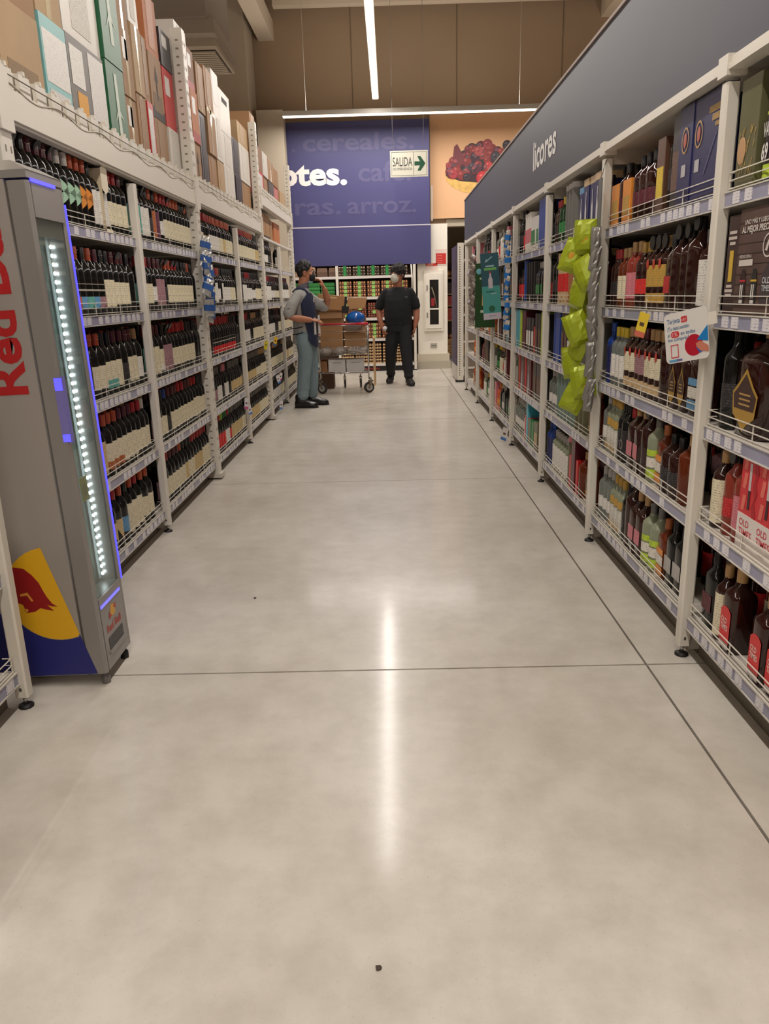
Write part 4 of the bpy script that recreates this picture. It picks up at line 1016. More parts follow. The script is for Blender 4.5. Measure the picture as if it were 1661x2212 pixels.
# product table: key -> (maker, width, name, words, category)
PT = {
 'navybig': (lambda: giftbox('n', .19, .34, .12, deco='script'), .20, 'gift_box', 'large navy gift box with gold script', 'box'),
 'navygold': (lambda: giftbox('n', .13, .34, .12, deco='gold'), .14, 'gift_box', 'tall navy gift box with gold emblem', 'box'),
 'brownband': (lambda: giftbox('K', .08, .33, .10, top=None, band='q'), .09, 'gift_box', 'slim dark gift box with brown label', 'box'),
 'blackbot': (lambda: rbottle('k', 'k', 'K', .34, .04, 's', extra=None), .095, 'liquor_bottle', 'tall black bottle with dark label', 'bottle'),
 'yellowlab': (lambda: giftbox('q', .09, .28, .1, band='y'), .10, 'gift_box', 'dark brown gift box with yellow label', 'box'),
 'decdark': (lambda: rbottle('d', 'k', 'm', .27, .045, 's', cork=True), .10, 'liquor_bottle', 'dark red round decanter with black stopper', 'bottle'),
 'orangebox': (lambda: giftbox('Z', .12, .19, .1, band='D'), .13, 'gift_box', 'low orange gift box', 'box'),
 'gina': (lambda: rbottle('d', 'g', 'W', .28, .036, 't', seg=14), .085, 'liquor_bottle', 'dark bottle with tall white label', 'bottle'),
 'blkstop': (lambda: rbottle('d', 'k', 'm', .31, .042, 'n', cork=True, extra='tag'), .095, 'liquor_bottle', 'dark unlabelled bottle with black security tag', 'bottle'),
 'redlab': (lambda: rbottle('d', 'k', 'r', .29, .044, 's', square=2), .10, 'liquor_bottle', 'flat dark bottle with small red label', 'bottle'),
 'goldlab': (lambda: rbottle('d', 't', 'D', .29, .037, 'd', lab2='D', extra='tag'), .08, 'liquor_bottle', 'rum bottle with gold labels and security tag', 'bottle'),
 'redbrown': (lambda: rbottle('d', 'D', 'R', .28, .037, 's'), .08, 'liquor_bottle', 'brown bottle with red middle label', 'bottle'),
 'pinklab': (lambda: rbottle('q', 't', 'i', .29, .037, 'f'), .08, 'liquor_bottle', 'reddish bottle with pink label', 'bottle'),
 'amberw': (lambda: rbottle('a', 't', 'C', .27, .036, 'f'), .08, 'liquor_bottle', 'amber bottle with cream label', 'bottle'),
 'redcap': (lambda: rbottle('d', 'r', 'K', .27, .032, 's'), .07, 'liquor_bottle', 'slim dark bottle with red cap', 'bottle'),
 'bluedec': (lambda: rbottle('d', 'k', 'B', .27, .045, 'w', square=2), .10, 'liquor_bottle', 'dark flask bottle with blue label', 'bottle'),
 'spade': (lambda: rbottle('d', 'k', 'q', .27, .047, 'g', square=2), .10, 'liquor_bottle', 'dark flask bottle with spade-shaped gold label', 'bottle'),
 'bigdark': (lambda: rbottle('d', 'k', 'm', .33, .047, 'n', extra='tag'), .105, 'liquor_bottle', 'large plain dark bottle with security tag', 'bottle'),
 'rumcream': (lambda: rbottle('d', 't', 'C', .29, .037, 'd', lab2='u', cork=True), .08, 'liquor_bottle', 'rum bottle with tall cream label', 'bottle'),
 'rumbrown': (lambda: rbottle('d', 'm', 'M', .29, .035, 'd', lab2='u'), .075, 'liquor_bottle', 'rum bottle with brownish label', 'bottle'),
 'clearyel': (lambda: rbottle('c', 'y', 'W', .28, .035, 'f', lab2='y'), .078, 'liquor_bottle', 'clear bottle with yellow cap and white label', 'bottle'),
 'blueslim': (lambda: rbottle('b', 'b', 'n', .30, .034, 't'), .075, 'liquor_bottle', 'slim blue bottle', 'bottle'),
 'amberbig': (lambda: rbottle('a', 't', 'a', .27, .05, 'n', seg=16), .11, 'liquor_bottle', 'wide unlabelled amber bottle', 'bottle'),
 'amberrnd': (lambda: rbottle('d', 'k', 'K', .24, .05, 's'), .11, 'liquor_bottle', 'round-shouldered dark bottle with dark label', 'bottle'),
 'orangefl': (lambda: rbottle('a', 'O', 'Z', .26, .05, 'w', square=2), .11, 'liquor_bottle', 'amber flask bottle with orange blob labels', 'bottle'),
 'greenyel': (lambda: rbottle('x', 'g', 'l', .28, .045, 'w'), .10, 'liquor_bottle', 'clear flask with green blob labels', 'bottle'),
 'darkpink': (lambda: rbottle('d', 't', 'i', .29, .045, 's', square=1), .10, 'liquor_bottle', 'dark square bottle with pink map-like label', 'bottle'),
 'ring': (lambda: rbottle('k', 'k', 'K', .28, .038, 'o'), .085, 'liquor_bottle', 'black bottle with ring emblem', 'bottle'),
 'frond': (lambda: rbottle('x', 'D', 'W', .28, .036, 'y'), .08, 'liquor_bottle', 'bottle with white label and gold fronds', 'bottle'),
 'clear': (lambda: rbottle('c', 's', 'W', .28, .036, 's'), .08, 'liquor_bottle', 'clear bottle with small white label', 'bottle'),
 'silver': (lambda: rbottle('k', 'k', 's', .28, .05, 's', square=2), .105, 'liquor_bottle', 'black flask with silver label', 'bottle'),
 'OT': (lambda: rbottle('d', 't', 'R', .29, .043, 'OT', square=1, cork=True), .10, 'liquor_bottle', 'squared whisky bottle with red lettered label', 'bottle'),
 'vatg': (lambda: vat('l'), .095, 'liquor_bottle', 'green bottle with lime banded black label', 'bottle'),
 'vato': (lambda: vat('Z'), .095, 'liquor_bottle', 'green bottle with orange banded black label', 'bottle'),
 'patt': (patterned, .14, 'gift_box', 'olive gift box with gold pattern', 'box'),
 'wood': (woodbox, .27, 'gift_box', 'wide wood-look promotional box with white lettering', 'box'),
 'woods': (woodside, .085, 'gift_box', 'narrow dark box with yellow print', 'box'),
 'huge': (lambda: rbottle('d', 't', 'D', .35, .10, 'g', square=2, seg=20), .22, 'liquor_bottle', 'huge dark bottle with spade-shaped gold label', 'bottle'),
 'OTpack': (OTpack, .50, 'whisky_multipack', 'red and white lettered four-bottle pack', 'box'),
 'yelbox': (yelbox, .15, 'gift_box', 'orange-yellow box with printed bottle', 'box'),
 'redband': (lambda: rbottle('q', 'k', 'r', .29, .038, 's', extra='tag'), .085, 'liquor_bottle', 'bottle with red band and black tag', 'bottle'),
 'creamlab': (lambda: rbottle('d', 't', 'C', .27, .038, 't'), .09, 'liquor_bottle', 'whisky bottle with tall cream label', 'bottle'),
 'blackdec': (lambda: rbottle('k', 'k', 'm', .28, .048, 's', square=2), .11, 'liquor_bottle', 'black decanter with maroon label', 'bottle'),
 'navycop': (lambda: giftbox('n', .11, .29, .11, top='u', deco='bottle'), .12, 'gift_box', 'navy gift box with copper lid and printed bottle', 'box'),
 'navyblu': (lambda: giftbox('n', .09, .26, .1, top='B', deco='bottle'), .10, 'gift_box', 'navy gift box with sky-blue lid', 'box'),
 'tubeg': (lambda: giftbox('g', .085, .32, tub=True, top='s'), .09, 'gift_tube', 'tall grey gift tube', 'tube'),
 'tubex': (lambda: giftbox('x', .085, .31, tub=True, top='x'), .09, 'gift_tube', 'grey-green gift tube', 'tube'),
 'tubeh': (lambda: giftbox('h', .08, .30, tub=True, top='i'), .085, 'gift_tube', 'olive gift tube with pink lid', 'tube'),
 'tubeu': (lambda: giftbox('u', .09, .31, tub=True, top='u', band='R'), .10, 'gift_tube', 'beige gift tube with red band', 'tube'),
 'tubek': (lambda: giftbox('k', .085, .30, tub=True, top='k'), .09, 'gift_tube', 'black gift tube', 'tube'),
 'tubeb': (lambda: giftbox('b', .085, .32, tub=True, top='b'), .09, 'gift_tube', 'blue gift tube', 'tube'),
 'copbox': (lambda: giftbox('O', .10, .22, .1, top='g'), .11, 'gift_box', 'copper gift box with grey lid', 'box'),
 'greenbot': (lambda: rbottle('e', 'y', 'e', .28, .038, 's'), .085, 'liquor_bottle', 'green bottle with yellow cap', 'bottle'),
 'whitetube': (lambda: giftbox('W', .09, .29, tub=True, top='W', band='i'), .095, 'gift_tube', 'white gift tube with pink label', 'tube'),
 'whitegrn': (lambda: giftbox('W', .09, .24, .1, band='e'), .095, 'gift_box', 'white gift box with green label', 'box'),
 'bluebox': (lambda: giftbox('b', .13, .33, .12), .14, 'gift_box', 'tall plain blue gift box', 'box'),
 'clearblk': (lambda: rbottle('k', 's', 'e', .29, .038, 's', square=1), .09, 'liquor_bottle', 'dark clear-shouldered bottle with green label', 'bottle'),
 'redsm': (lambda: rbottle('d', 'k', 'R', .26, .038, 'f'), .085, 'liquor_bottle', 'dark bottle with red label', 'bottle'),
 'limebox': (lambda: giftbox('l', .07, .31, .1), .075, 'gift_box', 'slim lime gift box', 'box'),
 'cyanbox': (lambda: giftbox('j', .08, .31, .1), .085, 'gift_box', 'cyan gift box', 'box'),
 'blkbox': (lambda: giftbox('K', .09, .30, .1, band='q'), .095, 'gift_box', 'black gift box with brown label', 'box'),
 'blkwht': (lambda: giftbox('K', .09, .26, .1, band='W'), .095, 'gift_box', 'black gift box with white label', 'box'),
 'marbox': (lambda: giftbox('m', .09, .31, .1), .095, 'gift_box', 'maroon gift box', 'box'),
 'grnbox': (lambda: giftbox('e', .09, .20, .1), .095, 'gift_box', 'short green gift box', 'box'),
 'redbig': (lambda: giftbox('m', .20, .31, .14, deco='bottle', top=None), .21, 'gift_box', 'wide dark red gift box with printed bottle', 'box'),
 'redside': (lambda: giftbox('R', .05, .31, .14), .055, 'gift_box', 'narrow bright red gift box', 'box'),
 'fishbox': (lambda: giftbox('h', .15, .22, .12, band='u'), .16, 'gift_box', 'olive box with tan picture label', 'box'),
 'redslim': (lambda: giftbox('R', .05, .20, .1), .055, 'gift_box', 'slim red gift box', 'box'),
 'clearwht': (lambda: rbottle('x', 's', 'W', .26, .035, 't'), .075, 'liquor_bottle', 'clear bottle with tall white label', 'bottle'),
 'ambwht': (lambda: rbottle('a', 'O', 'W', .28, .045, 'g', square=2), .10, 'liquor_bottle', 'amber flask with pointed label', 'bottle'),
 'pinkbox': (lambda: giftbox('i', .08, .28, .1), .085, 'gift_box', 'pink gift box', 'box'),
 'whitebot': (lambda: rbottle('w', 's', 'W', .29, .036, 'f'), .08, 'liquor_bottle', 'opaque white bottle', 'bottle'),
 'orgbot': (lambda: rbottle('o', 'Z', 'Z', .27, .042, 's'), .09, 'liquor_bottle', 'orange bottle', 'bottle'),
 'gap': (None, .12, '', '', '')}
RG = {
 (0, 4): 'vato vatg vato vatg vato vatg patt', (0, 3): 'redsm OT OT goldlab blkbox wood woods', (0, 2): 'OT OT OT OT OT OT gap huge blackbot',
 (0, 1): 'creamlab redcap amberw OT OTpack pinklab redband creamlab', (0, 0): 'OT yelbox yelbox OT OT gap OT creamlab blackdec',
 (1, 4): 'navybig navygold navygold brownband blackbot yellowlab gap decdark decdark decdark orangebox decdark orangebox',
 (1, 3): 'gap gina bigdark blkstop blkstop redlab goldlab goldlab goldlab redbrown redbrown pinklab pinklab amberw amberw redcap redcap',
 (1, 2): 'spade bluedec spade spade bigdark rumcream rumcream rumcream rumbrown rumbrown rumcream rumcream clearyel clearyel clearyel blueslim',
 (1, 1): 'gap amberbig amberrnd amberrnd orangefl greenyel blkstop darkpink darkpink redcap ring ring frond frond frond clear',
 (1, 0): 'gap silver silver orangefl greenyel greenyel darkpink darkpink bigdark ring frond frond frond clear clear clear',
 (2, 4): 'redsm navycop navycop navycop navyblu gap tubeg tubeg tubeg greenbot greenbot redcap redcap', (2, 3): 'bigdark navycop brownband blkbox copbox copbox copbox tubeu tubeu tubeu blackbot blackbot',
 (2, 2): 'tubeg tubeg tubeg tubeg tubeg tubeg blkwht brownband brownband bluebox tubeb', (2, 1): 'ambwht ambwht tubeh tubeh tubeh tubex tubex tubex tubex tubex clear clear clear',
 (2, 0): 'ambwht ambwht amberbig redslim marbox redslim tubeh clearwht clearwht clearwht clearwht clearwht clearwht blueslim blueslim',
 (3, 4): 'blackbot bluebox bluebox whitegrn whitegrn whitegrn whitetube whitetube whitetube redsm blackbot blackbot', (3, 3): 'redsm redsm clearblk clearblk clearblk tubek tubek tubek tubek tubeb redsm redsm redsm',
 (3, 2): 'blkbox limebox blkbox blkbox redslim blkwht blkwht blkwht marbox marbox limebox cyanbox cyanbox', (3, 1): 'blkbox blkbox blkbox blkbox tubeh redbig redside redbig redside tubeh',
 (3, 0): 'fishbox fishbox grnbox grnbox redslim cyanbox redslim clearwht clear clear clear clear clear',
 (4, 4): 'clearwht whitebot redsm blackbot clearwht pinkbox redsm clearwht blackbot redcap clearwht whitebot redsm clear clear', (4, 3): 'blkbox marbox blkbox blkbox redsm brownband blkbox blkwht blkbox tubek tubek marbox',
 (4, 2): 'blkwht clearwht whitebot blkwht cyanbox marbox whitebot whitebot blkbox marbox clearwht whitebot', (4, 1): 'clearwht clearwht redlab ambwht marbox redlab clearwht redlab creamlab creamlab greenbot greenbot gap',
 (4, 0): 'whitebot redsm clearblk clear clearblk blackbot clear clear clearblk orgbot orgbot pinkbox greenbot',
 (5, 4): 'bigdark blackbot decdark blackbot redsm blackbot clear blackbot blackbot clear', (5, 3): 'grnbox grnbox blkbox blkbox blackbot clearblk redsm blackbot clear',
 (5, 2): 'orgbot amberw goldlab goldlab orgbot clearyel clearyel amberw redcap whitebot', (5, 1): 'clearyel creamlab whitebot whitebot brownband blkbox blkbox bigdark decdark pinklab',
 (5, 0): 'clearwht clearwht whitebot whitebot clear clear greenbot creamlab clearwht clearwht',
 (6, 4): 'pinkbox redsm clearblk clear redsm blackbot clear pinkbox', (6, 3): 'whitebot clearblk clear clear orgbot redsm clearblk', (6, 2): 'orgbot clearwht clearblk redsm blackbot clear', (6, 1): 'blackbot redcap clearblk redsm clear orgbot', (6, 0): 'orgbot orgbot amberbig amberbig orgbot amberw'}
rq = random.Random(5)
for (b, lv), spec in RG.items():
    y0 = (RP[b-1] if b else 1.26)+.05; y1 = RP[b]-.05
    toks = spec.split(); tw = sum(PT[k][1] for k in toks)
    if b == 0:           # packed back from the far post of the nearest bay
        sc = 1.0; y = y1-tw
    else:
        sc = min(1.15, (y1-y0)/tw); y = y0
    seen = {}
    for k in toks:
        mk, w_, nm, words, ct = PT[k]
        w_ *= sc; sq = seen.get(k, 0); seen[k] = sq+1
        if mk and y > y0-.12:
            d = .08+(.03 if k == 'huge' else 0)
            M = RM(y+w_/2, LZ['R'][lv], d+rq.uniform(-.004, .004) , 0 if nm != 'liquor_bottle' else rq.uniform(-.06, .06))
            place((k, b > 4), mk, M, nm, '%s, %s%s, %s' % (words, nth(sq, toks.count(k)), LV[lv], RB[b]), ct, '%s on the %s %s' % (nm.replace('_', ' ').replace('box', 'boxes').replace('bottle', 'bottles').replace('tube', 'tubes'), SN[lv], RNAME[b]), far=b > 3, stuffkey=('R', b))
        y += w_
    q = STUFF.setdefault(('rear', 'R', b), MB())
    yy = max(y0+.05, 1.7)
    while yy < y1-.04:
        for dd in (.24, .34):
            key = (rq.choice(('blackbot', 'rumbrown', 'amberw', 'redsm', 'blkbox', 'bigdark', 'redcap')), True)
            if key not in CAT: CAT[key] = (PT[key[0]][0](), {})
            if dd > .3 or rq.random() < .9:
                for z_ in CAT[key][0].values(): q.merged_at(z_, RM(yy, LZ['R'][lv], dd))
        yy += .105
for key, q in STUFF.items():
    if not q.v: continue
    if key[0] == 'rear':
        side = 'left-hand wine' if key[1] == 'L' else 'right-hand spirits'
        nmz = (LNAME if key[1] == 'L' else RNAME)[key[2]]
        q.build('rear_stock', label='dim rear rows of bottles behind the front row %s' % nmz if key[1] == 'R' else 'dim rear rows of dark wine bottles %s' % nmz, cat='bottles', kind='stuff')
    else:
        q.build('distant_bottles', label='rows of far %s too small to tell apart, %s' % (('wine bottles', LNAME[key[1]]) if key[0] == 'wine' else ('spirits', RNAME[key[1]])), cat='bottles', kind='stuff')

# ------------------------------------------------------------------ drinks fridge
FB = mat((168, 162, 156), .38, .25, noise=.03, nscale=2)
FG = mat((150, 146, 142), .35, .3)
BL = mat((70, 66, 255), .4, emit=2.2)
fr = thing('drinks_fridge', 'slim silver drinks fridge with glass door and red side lettering', 'fridge', M=Matrix.Translation((-1.055, 2.505, 0)) @ Matrix.Rotation(math.radians(-1.3), 4, 'Y'))
D_, W_ = .56, .265
mb = MB()
mb.box(-D_, -.072, 0, .012, .05, 1.72, FB); mb.box(-D_, -.072, W_-.012, W_, .05, 1.72, FB); mb.box(-D_, -D_+.012, .012, W_-.012, .05, 1.72, FB)
mb.box(-D_+.012, -.072, .012, W_-.012, .05, .30, FB); mb.box(-D_+.012, -.072, .012, W_-.012, 1.64, 1.72, FB)
mb.build('cabinet', fr)
inn = mat((150, 162, 152), .6)
mb = MB(); mb.box(-D_+.013, -D_+.02, .013, W_-.013, .30, 1.64, inn); mb.box(-D_+.02, -.073, .0125, .016, .30, 1.64, inn); mb.box(-D_+.02, -.073, W_-.016, W_-.0125, .30, 1.64, inn); mb.build('liner', fr)
mb = MB(); mb.prism([(-D_, 0), (.0, 0), (.0, W_), (-D_, W_)], 1.722, 1.745, FG)
mb.add([(-D_, 0, 1.745), (.002, 0, 1.745), (.002, W_, 1.745), (-D_, W_, 1.745), (-D_, .02, 1.775), (-.05, .02, 1.775), (-.05, W_-.03, 1.775), (-D_, W_-.03, 1.775)],
       [(0, 1, 5, 4), (1, 2, 6, 5), (2, 3, 7, 6), (3, 0, 4, 7), (4, 5, 6, 7)], mat((200, 196, 190), .22, .6)); mb.build('lid', fr)
mb = MB(); mb.box(.0005, .004, .02, .20, 1.712, 1.722, BL); mb.build('top_light_bar', fr, label='glowing blue light bar')
# door frame
d = MB(); fx0, fx1 = -.07, 0
d.box(fx0, fx1, 0, .026, .05, 1.715, FG, .008); d.box(fx0, fx1, W_-.022, W_, .05, 1.715, FG, .006)
d.box(fx0, fx1, .026, W_-.022, .05, .325, FG); d.box(fx0, fx1, .026, W_-.022, 1.61, 1.715, FG)
d = d.build('door', fr)
mb = MB(); mb.box(-.012, -.008, .026, W_-.022, .325, 1.61, mat((205, 216, 210), .02, trans=.93, ior=1.3)); mb.build('glass', d)
mb = MB(); mb.box(-.014, -.0125, .03, W_-.026, 1.555, 1.61, mat((176, 150, 128), .4)); mb.build('header_film', d)
mb = MB(); mb.box(-.05, .0025, W_+.0002, W_+.004, .32, 1.67, BL); mb.build('edge_light', d, label='glowing blue edge light')
mb = MB(); mb.box(.0005, .003, .03, .225, .288, .298, mat((110, 104, 240), .4, emit=1.2)); mb.build('lower_light_bar', d, label='glowing blue light bar')
mb = MB()
mb.add([(-.02, -.0015, .93), (.006, -.0015, .90), (.006, -.0015, 1.12), (-.02, -.0015, 1.08), (-.02, .014, .93), (.012, .014, .90), (.012, .014, 1.12), (-.02, .014, 1.08)], [(0, 1, 2, 3), (1, 5, 6, 2), (7, 6, 5, 4), (3, 2, 6, 7), (0, 4, 5, 1)], mat((126, 120, 190), .35)); mb.build('handle', d)
mb = MB(); mb.box(-.018, .007, -.002, -.0015, 1.075, 1.115, BL); mb.box(-.018, .007, -.002, -.0015, .905, .93, BL); mb.build('handle_light', d)
mb = MB(); mb.box(-.001, .001, .06, .205, .115, .16, M_BLACK); mb.box(-.001, .006, .05, .215, .10, .112, FG); mb.build('vent', d)
q = MB(); y0_ = .07
q.add([(.0008, .10, .225), (.0008, .155, .225), (.0008, .155, .262), (.0008, .12, .27)], [(0, 1, 2, 3)], mat((224, 170, 60), .5))
q.add([(.0012, .09, .222), (.0012, .12, .228), (.0012, .10, .25)], [(0, 1, 2)], mat((196, 70, 60), .5)); q.add([(.0012, .17, .262), (.0012, .14, .255), (.0012, .165, .24)], [(0, 1, 2)], mat((196, 70, 60), .5)); q.build('small_emblem', d)
vs, fs = textgeo('Red Bull', .03)
q = MB(); q.add([(.0008, .06+.14*a, .178+.03*b) for a, b in vs], fs, mat((190, 80, 72), .5)); q.build('lettering', d)
SDX, SDZ = .026, .022      # placement of the side print
# side lettering, reads upward
for wd, z0_, z1_ in (('Red', 1.068, 1.335), ('Bull', 1.385, 1.668)):
    vs, fs = textgeo(wd, .03)
    q = MB(); q.add([(-.104-.118*b, -.0012, z0_+(z1_-z0_)*a) for a, b in vs], fs, mat((178, 26, 30), .45)); q.build('side_lettering', fr)
q = MB(); n = 40; yl = mat((232, 178, 28), .45); cx, cz, r_ = -.165+SDX, .345+SDZ, .175
def lineX(z): return -.194+SDX+.09*(.541+SDZ-z)/.343      # slanted edge of the print
pts = []
for i in range(n):
    a = 2*PI*i/n; x = cx+r_*math.cos(a); z = cz+r_*math.sin(a)
    pts.append((min(x, lineX(z)), z))
q.poly([(x, -.0010, z) for x, z in pts], yl); q.build('sun_disc', fr)
q = MB(); pb = [(-.5, .05)]+[(lineX(.052)+.0, .052)]
pts = [(-.55, .052), (lineX(.052), .052), (lineX(.215), .215)]
for i in range(12):
    a = -PI/2+.35-(.35+1.05)*i/11; pts.append((min(cx+(r_+.002)*math.cos(a), lineX(cz+r_*math.sin(a))), cz+(r_+.002)*math.sin(a)))
pts += [(-.33, .30), (-.55, .30)]
q.poly([(x, -.0008, z) for x, z in pts], mat((34, 38, 118), .5)); q.build('blue_field', fr)
q = MB(); rd = mat((150, 22, 24), .45); y = -.0016
bull = [(-.55, .46), (-.32, .455), (-.26, .445), (-.235, .42), (-.215, .39), (-.205, .36), (-.195, .335), (-.18, .31), (-.163, .298), (-.185, .300), (-.200, .306), (-.178, .282), (-.205, .288), (-.225, .295), (-.245, .282), (-.275, .278), (-.285, .31), (-.33, .33), (-.55, .33)]
q.poly([(x+SDX, y, z+SDZ) for x, z in bull], rd)
q.build('bull_emblem', fr)
q = MB(); q.poly([(-.262, y-.0008, .372), (-.235, y-.0008, .378), (-.218, y-.0008, .345), (-.226, y-.0008, .343), (-.238, y-.0008, .366), (-.262, y-.0008, .364)], mat((226, 150, 60), .5)); q.ell((-.25, y-.0006, .31), .008, .0005, .006, mat((226, 150, 60), .5), 8, 4); q.build('emblem_highlights', fr)
for (x, y) in ((-.02, .03), (-.02, .23), (-.5, .03), (-.5, .23)):
    mb = MB(); mb.lathe([(.016, .0), (.016, .028), (.010, .03), (.010, .052)], M_DARK if y > .1 else mat((110, 106, 104), .4), 10, cx=x, cy=y); o = mb.build('leveling_foot', fr); o.rotation_euler = (0, math.radians(1.3), 0)
# LEDs
lm_ = MB(); lm_.box(-.08, -.074, W_-.022, W_-.017, .33, 1.60, mat((200, 205, 205), .4)); lm_ = lm_.build('led_strip', fr)
q = MB(); q.ell((0, 0, 0), .0052, .004, .0065, mat((235, 245, 255), .4, emit=26), 8, 6); me_ = q.mesh('led')
for k in range(42):
    o = MB.build(None, 'led', lm_, me=me_); o.location = (-.058, W_-.034, .355+k*.0288)
q = MB()
for k in range(42): q.ell((-.32, .018, .36+k*.0288), .004, .002, .004, mat((215, 225, 225), .4, emit=4), 6, 4)  # weakly glowing dots imitate the LED row mirrored in the near liner
q.build('led_reflection', lm_, kind='stuff')
for k, z in enumerate((.36, .60, .84, 1.06, 1.30)):
    mb = MB()
    for j in range(12): mb.tube([(-.10-.036*j, .018, z), (-.10-.036*j, W_-.018, z)], .002, M_CHROME, 4)
    mb.tube([(-.10, .02, z), (-.52, .02, z)], .0025, M_CHROME, 4); mb.tube([(-.10, W_-.02, z), (-.52, W_-.02, z)], .0025, M_CHROME, 4); mb.build('wire_shelf', fr)
FM_ = fr.matrix_world.copy()
def can(i, x, y, z, c1, c2, h, r_, label, nm='drink_can', grp=None):
    t = thing(nm, label, 'can' if nm == 'drink_can' else 'bottle', M=FM_ @ Matrix.Translation((x, y, z+.003)), group=grp)
    mb = MB(); mb.lathe([(r_*.8, 0), (r_, .006), (r_, h*.88), (r_*.82, h)], mat(c1, .25, .5 if nm == 'drink_can' else 0, trans=0 if nm == 'drink_can' else .5), 12); mb.build('can_body' if nm == 'drink_can' else 'bottle_body', t)
    mb = MB(); mb.lathe([(r_+.0006, h*.3), (r_+.0006, h*.6)], mat(c2, .3, .4), 12); mb.build('label_band', t)
    mb = MB(); mb.lathe([(r_*.5, h), (r_*.5, h+.004)], M_CHROME if nm == 'drink_can' else mat((40, 90, 180), .4), 10); mb.build('top', t)
rows = [(1.06, 'can', (40, 110, 190), (190, 196, 200), 'small blue and silver cans on the third fridge shelf'), (.84, 'can', (180, 180, 90), (220, 220, 200), 'pale yellow-green cans on the fridge shelf above the yellow tag'),
        (.60, 'bottle', (170, 196, 210), (60, 120, 190), 'clear bottles with blue label in the fridge'), (1.30, 'can', (150, 160, 160), (60, 80, 140), 'dim silver cans on the upper fridge shelf'), (.36, 'can', (150, 168, 150), (210, 210, 200), 'pale cans on the bottom fridge shelf')]
for z, kd, c1, c2, lb in rows:
    for i in range(4):
        for j in range(2):
            can(0, -.135-.075*i, .085+.085*j, z, c1, c2, .15 if kd == 'can' else .19, .027 if kd == 'can' else .03, lb.replace('cans', 'can').replace('bottles', 'bottle')+', %s row, %s' % (['front', 'second', 'third', 'rear'][i], ['near side', 'far side'][j]), 'drink_can' if kd == 'can' else 'water_bottle', lb)
mb = MB(); mb.box(-.004, 0, .0, .055, 0, .085, mat((232, 220, 40), .4)); mb.box(-.0001, .0006, .012, .042, .02, .06, mat((196, 186, 60), .5)); o = mb.build('yellow_tag', label='yellow price tag on the inside of the fridge door glass', cat='tag'); o.matrix_world = FM_ @ Matrix.Translation((-.013, .06, .68))

# ------------------------------------------------------------------ clip strips of snacks and sachets
def crumple(seed, w_, h, d, m, n=5, k=7):
    rr_ = random.Random(seed); mb = MB(); vs = []; fs = []
    for s in (-1, 1):
        base = len(vs)
        for j in range(k+1):
            for i in range(n+1):
                u_, v_ = i/n*2-1, j/k*2-1
                edge = (1-u_*u_)*(1-v_**4)
                vs.append((u_*w_/2*(1-.08*abs(v_)), s*(d/2*edge**.6+.0012)+rr_.uniform(-1, 1)*.004*edge, v_*h/2+rr_.uniform(-.002, .002)))
        for j in range(k):
            for i in range(n):
                a = base+j*(n+1)+i; f = (a, a+1, a+n+2, a+n+1); fs.append(f if s < 0 else f[::-1])
    mb.add(vs, fs, m, False); return mb
sn = mat((160, 174, 34), .3, .15); foil = mat((150, 148, 142), .35, .5)
st = thing('clip_strip', 'dark hanging clip strip holding lime snack bags at the second right post', 'clip strip', (1.035, 3.985, 0))
mb = MB(); mb.box(-.004, .0, -.03, .03, .76, 1.86, mat((96, 98, 96), .4)); mb.build('strip', st)
mb = MB(); mb.tube([(-.002, 0, 1.86), (.02, .02, 1.93), (.04, .06, 1.955)], .003, M_CHROME, 5); mb.build('hook', st)
ms = [crumple(k, .125, .165, .06, sn) for k in range(4)]
for k_, q in enumerate(ms):
    q2 = MB(); q2.box(-.05, .05, -.004, .004, .072, .084, sn); q.merge(q2)
mes = [q.mesh('bag_body') for q in ms]
sb = crumple(9, .05, .12, .03, foil).mesh('bag_back')
pr_ = MB(); pr_.ell((0, -.026, .0), .028, .003, .03, mat((206, 150, 30), .4), 10, 5); pr_ = pr_.mesh('print')
for k in range(10):
    z = 1.60-k*.089
    M = Matrix.Translation((.99-.03*(k % 2)+.012*math.sin(k*5), 4.07+.06*math.sin(k*2.1), z)) @ Matrix.Rotation(-PI/2+.9+.5*math.sin(k*1.7), 4, 'Z') @ Matrix.Rotation(.45*math.sin(k*2.3), 4, 'Y')
    t = thing('snack_bag', 'shiny lime snack bag, %s on the clip strip from the top' % ['first', 'second', 'third', 'fourth', 'fifth', 'sixth', 'seventh', 'eighth', 'ninth', 'tenth and lowest'][k], 'snack bag', M=M, group='lime snack bags on the clip strip')
    MB.build(None, 'bag_body', t, me=mes[k % 4]); 
    if k in (0, 1, 4, 6, 8): MB.build(None, 'print', t, me=pr_)
    M = Matrix.Translation((1.018, 3.965, z-.02+.02*math.sin(k*3))) @ Matrix.Rotation(-PI/2+1.25, 4, 'Z') @ Matrix.Rotation(.2*math.sin(k), 4, 'Y')
    t = thing('snack_bag', 'silver-backed snack bag seen edge-on, %s of the rear row of the lime strip' % ['first', 'second', 'third', 'fourth', 'fifth', 'sixth', 'seventh', 'eighth', 'ninth', 'tenth'][k], 'snack bag', M=M, group='silver snack bags on the clip strip')
    MB.build(None, 'bag_body', t, me=sb)

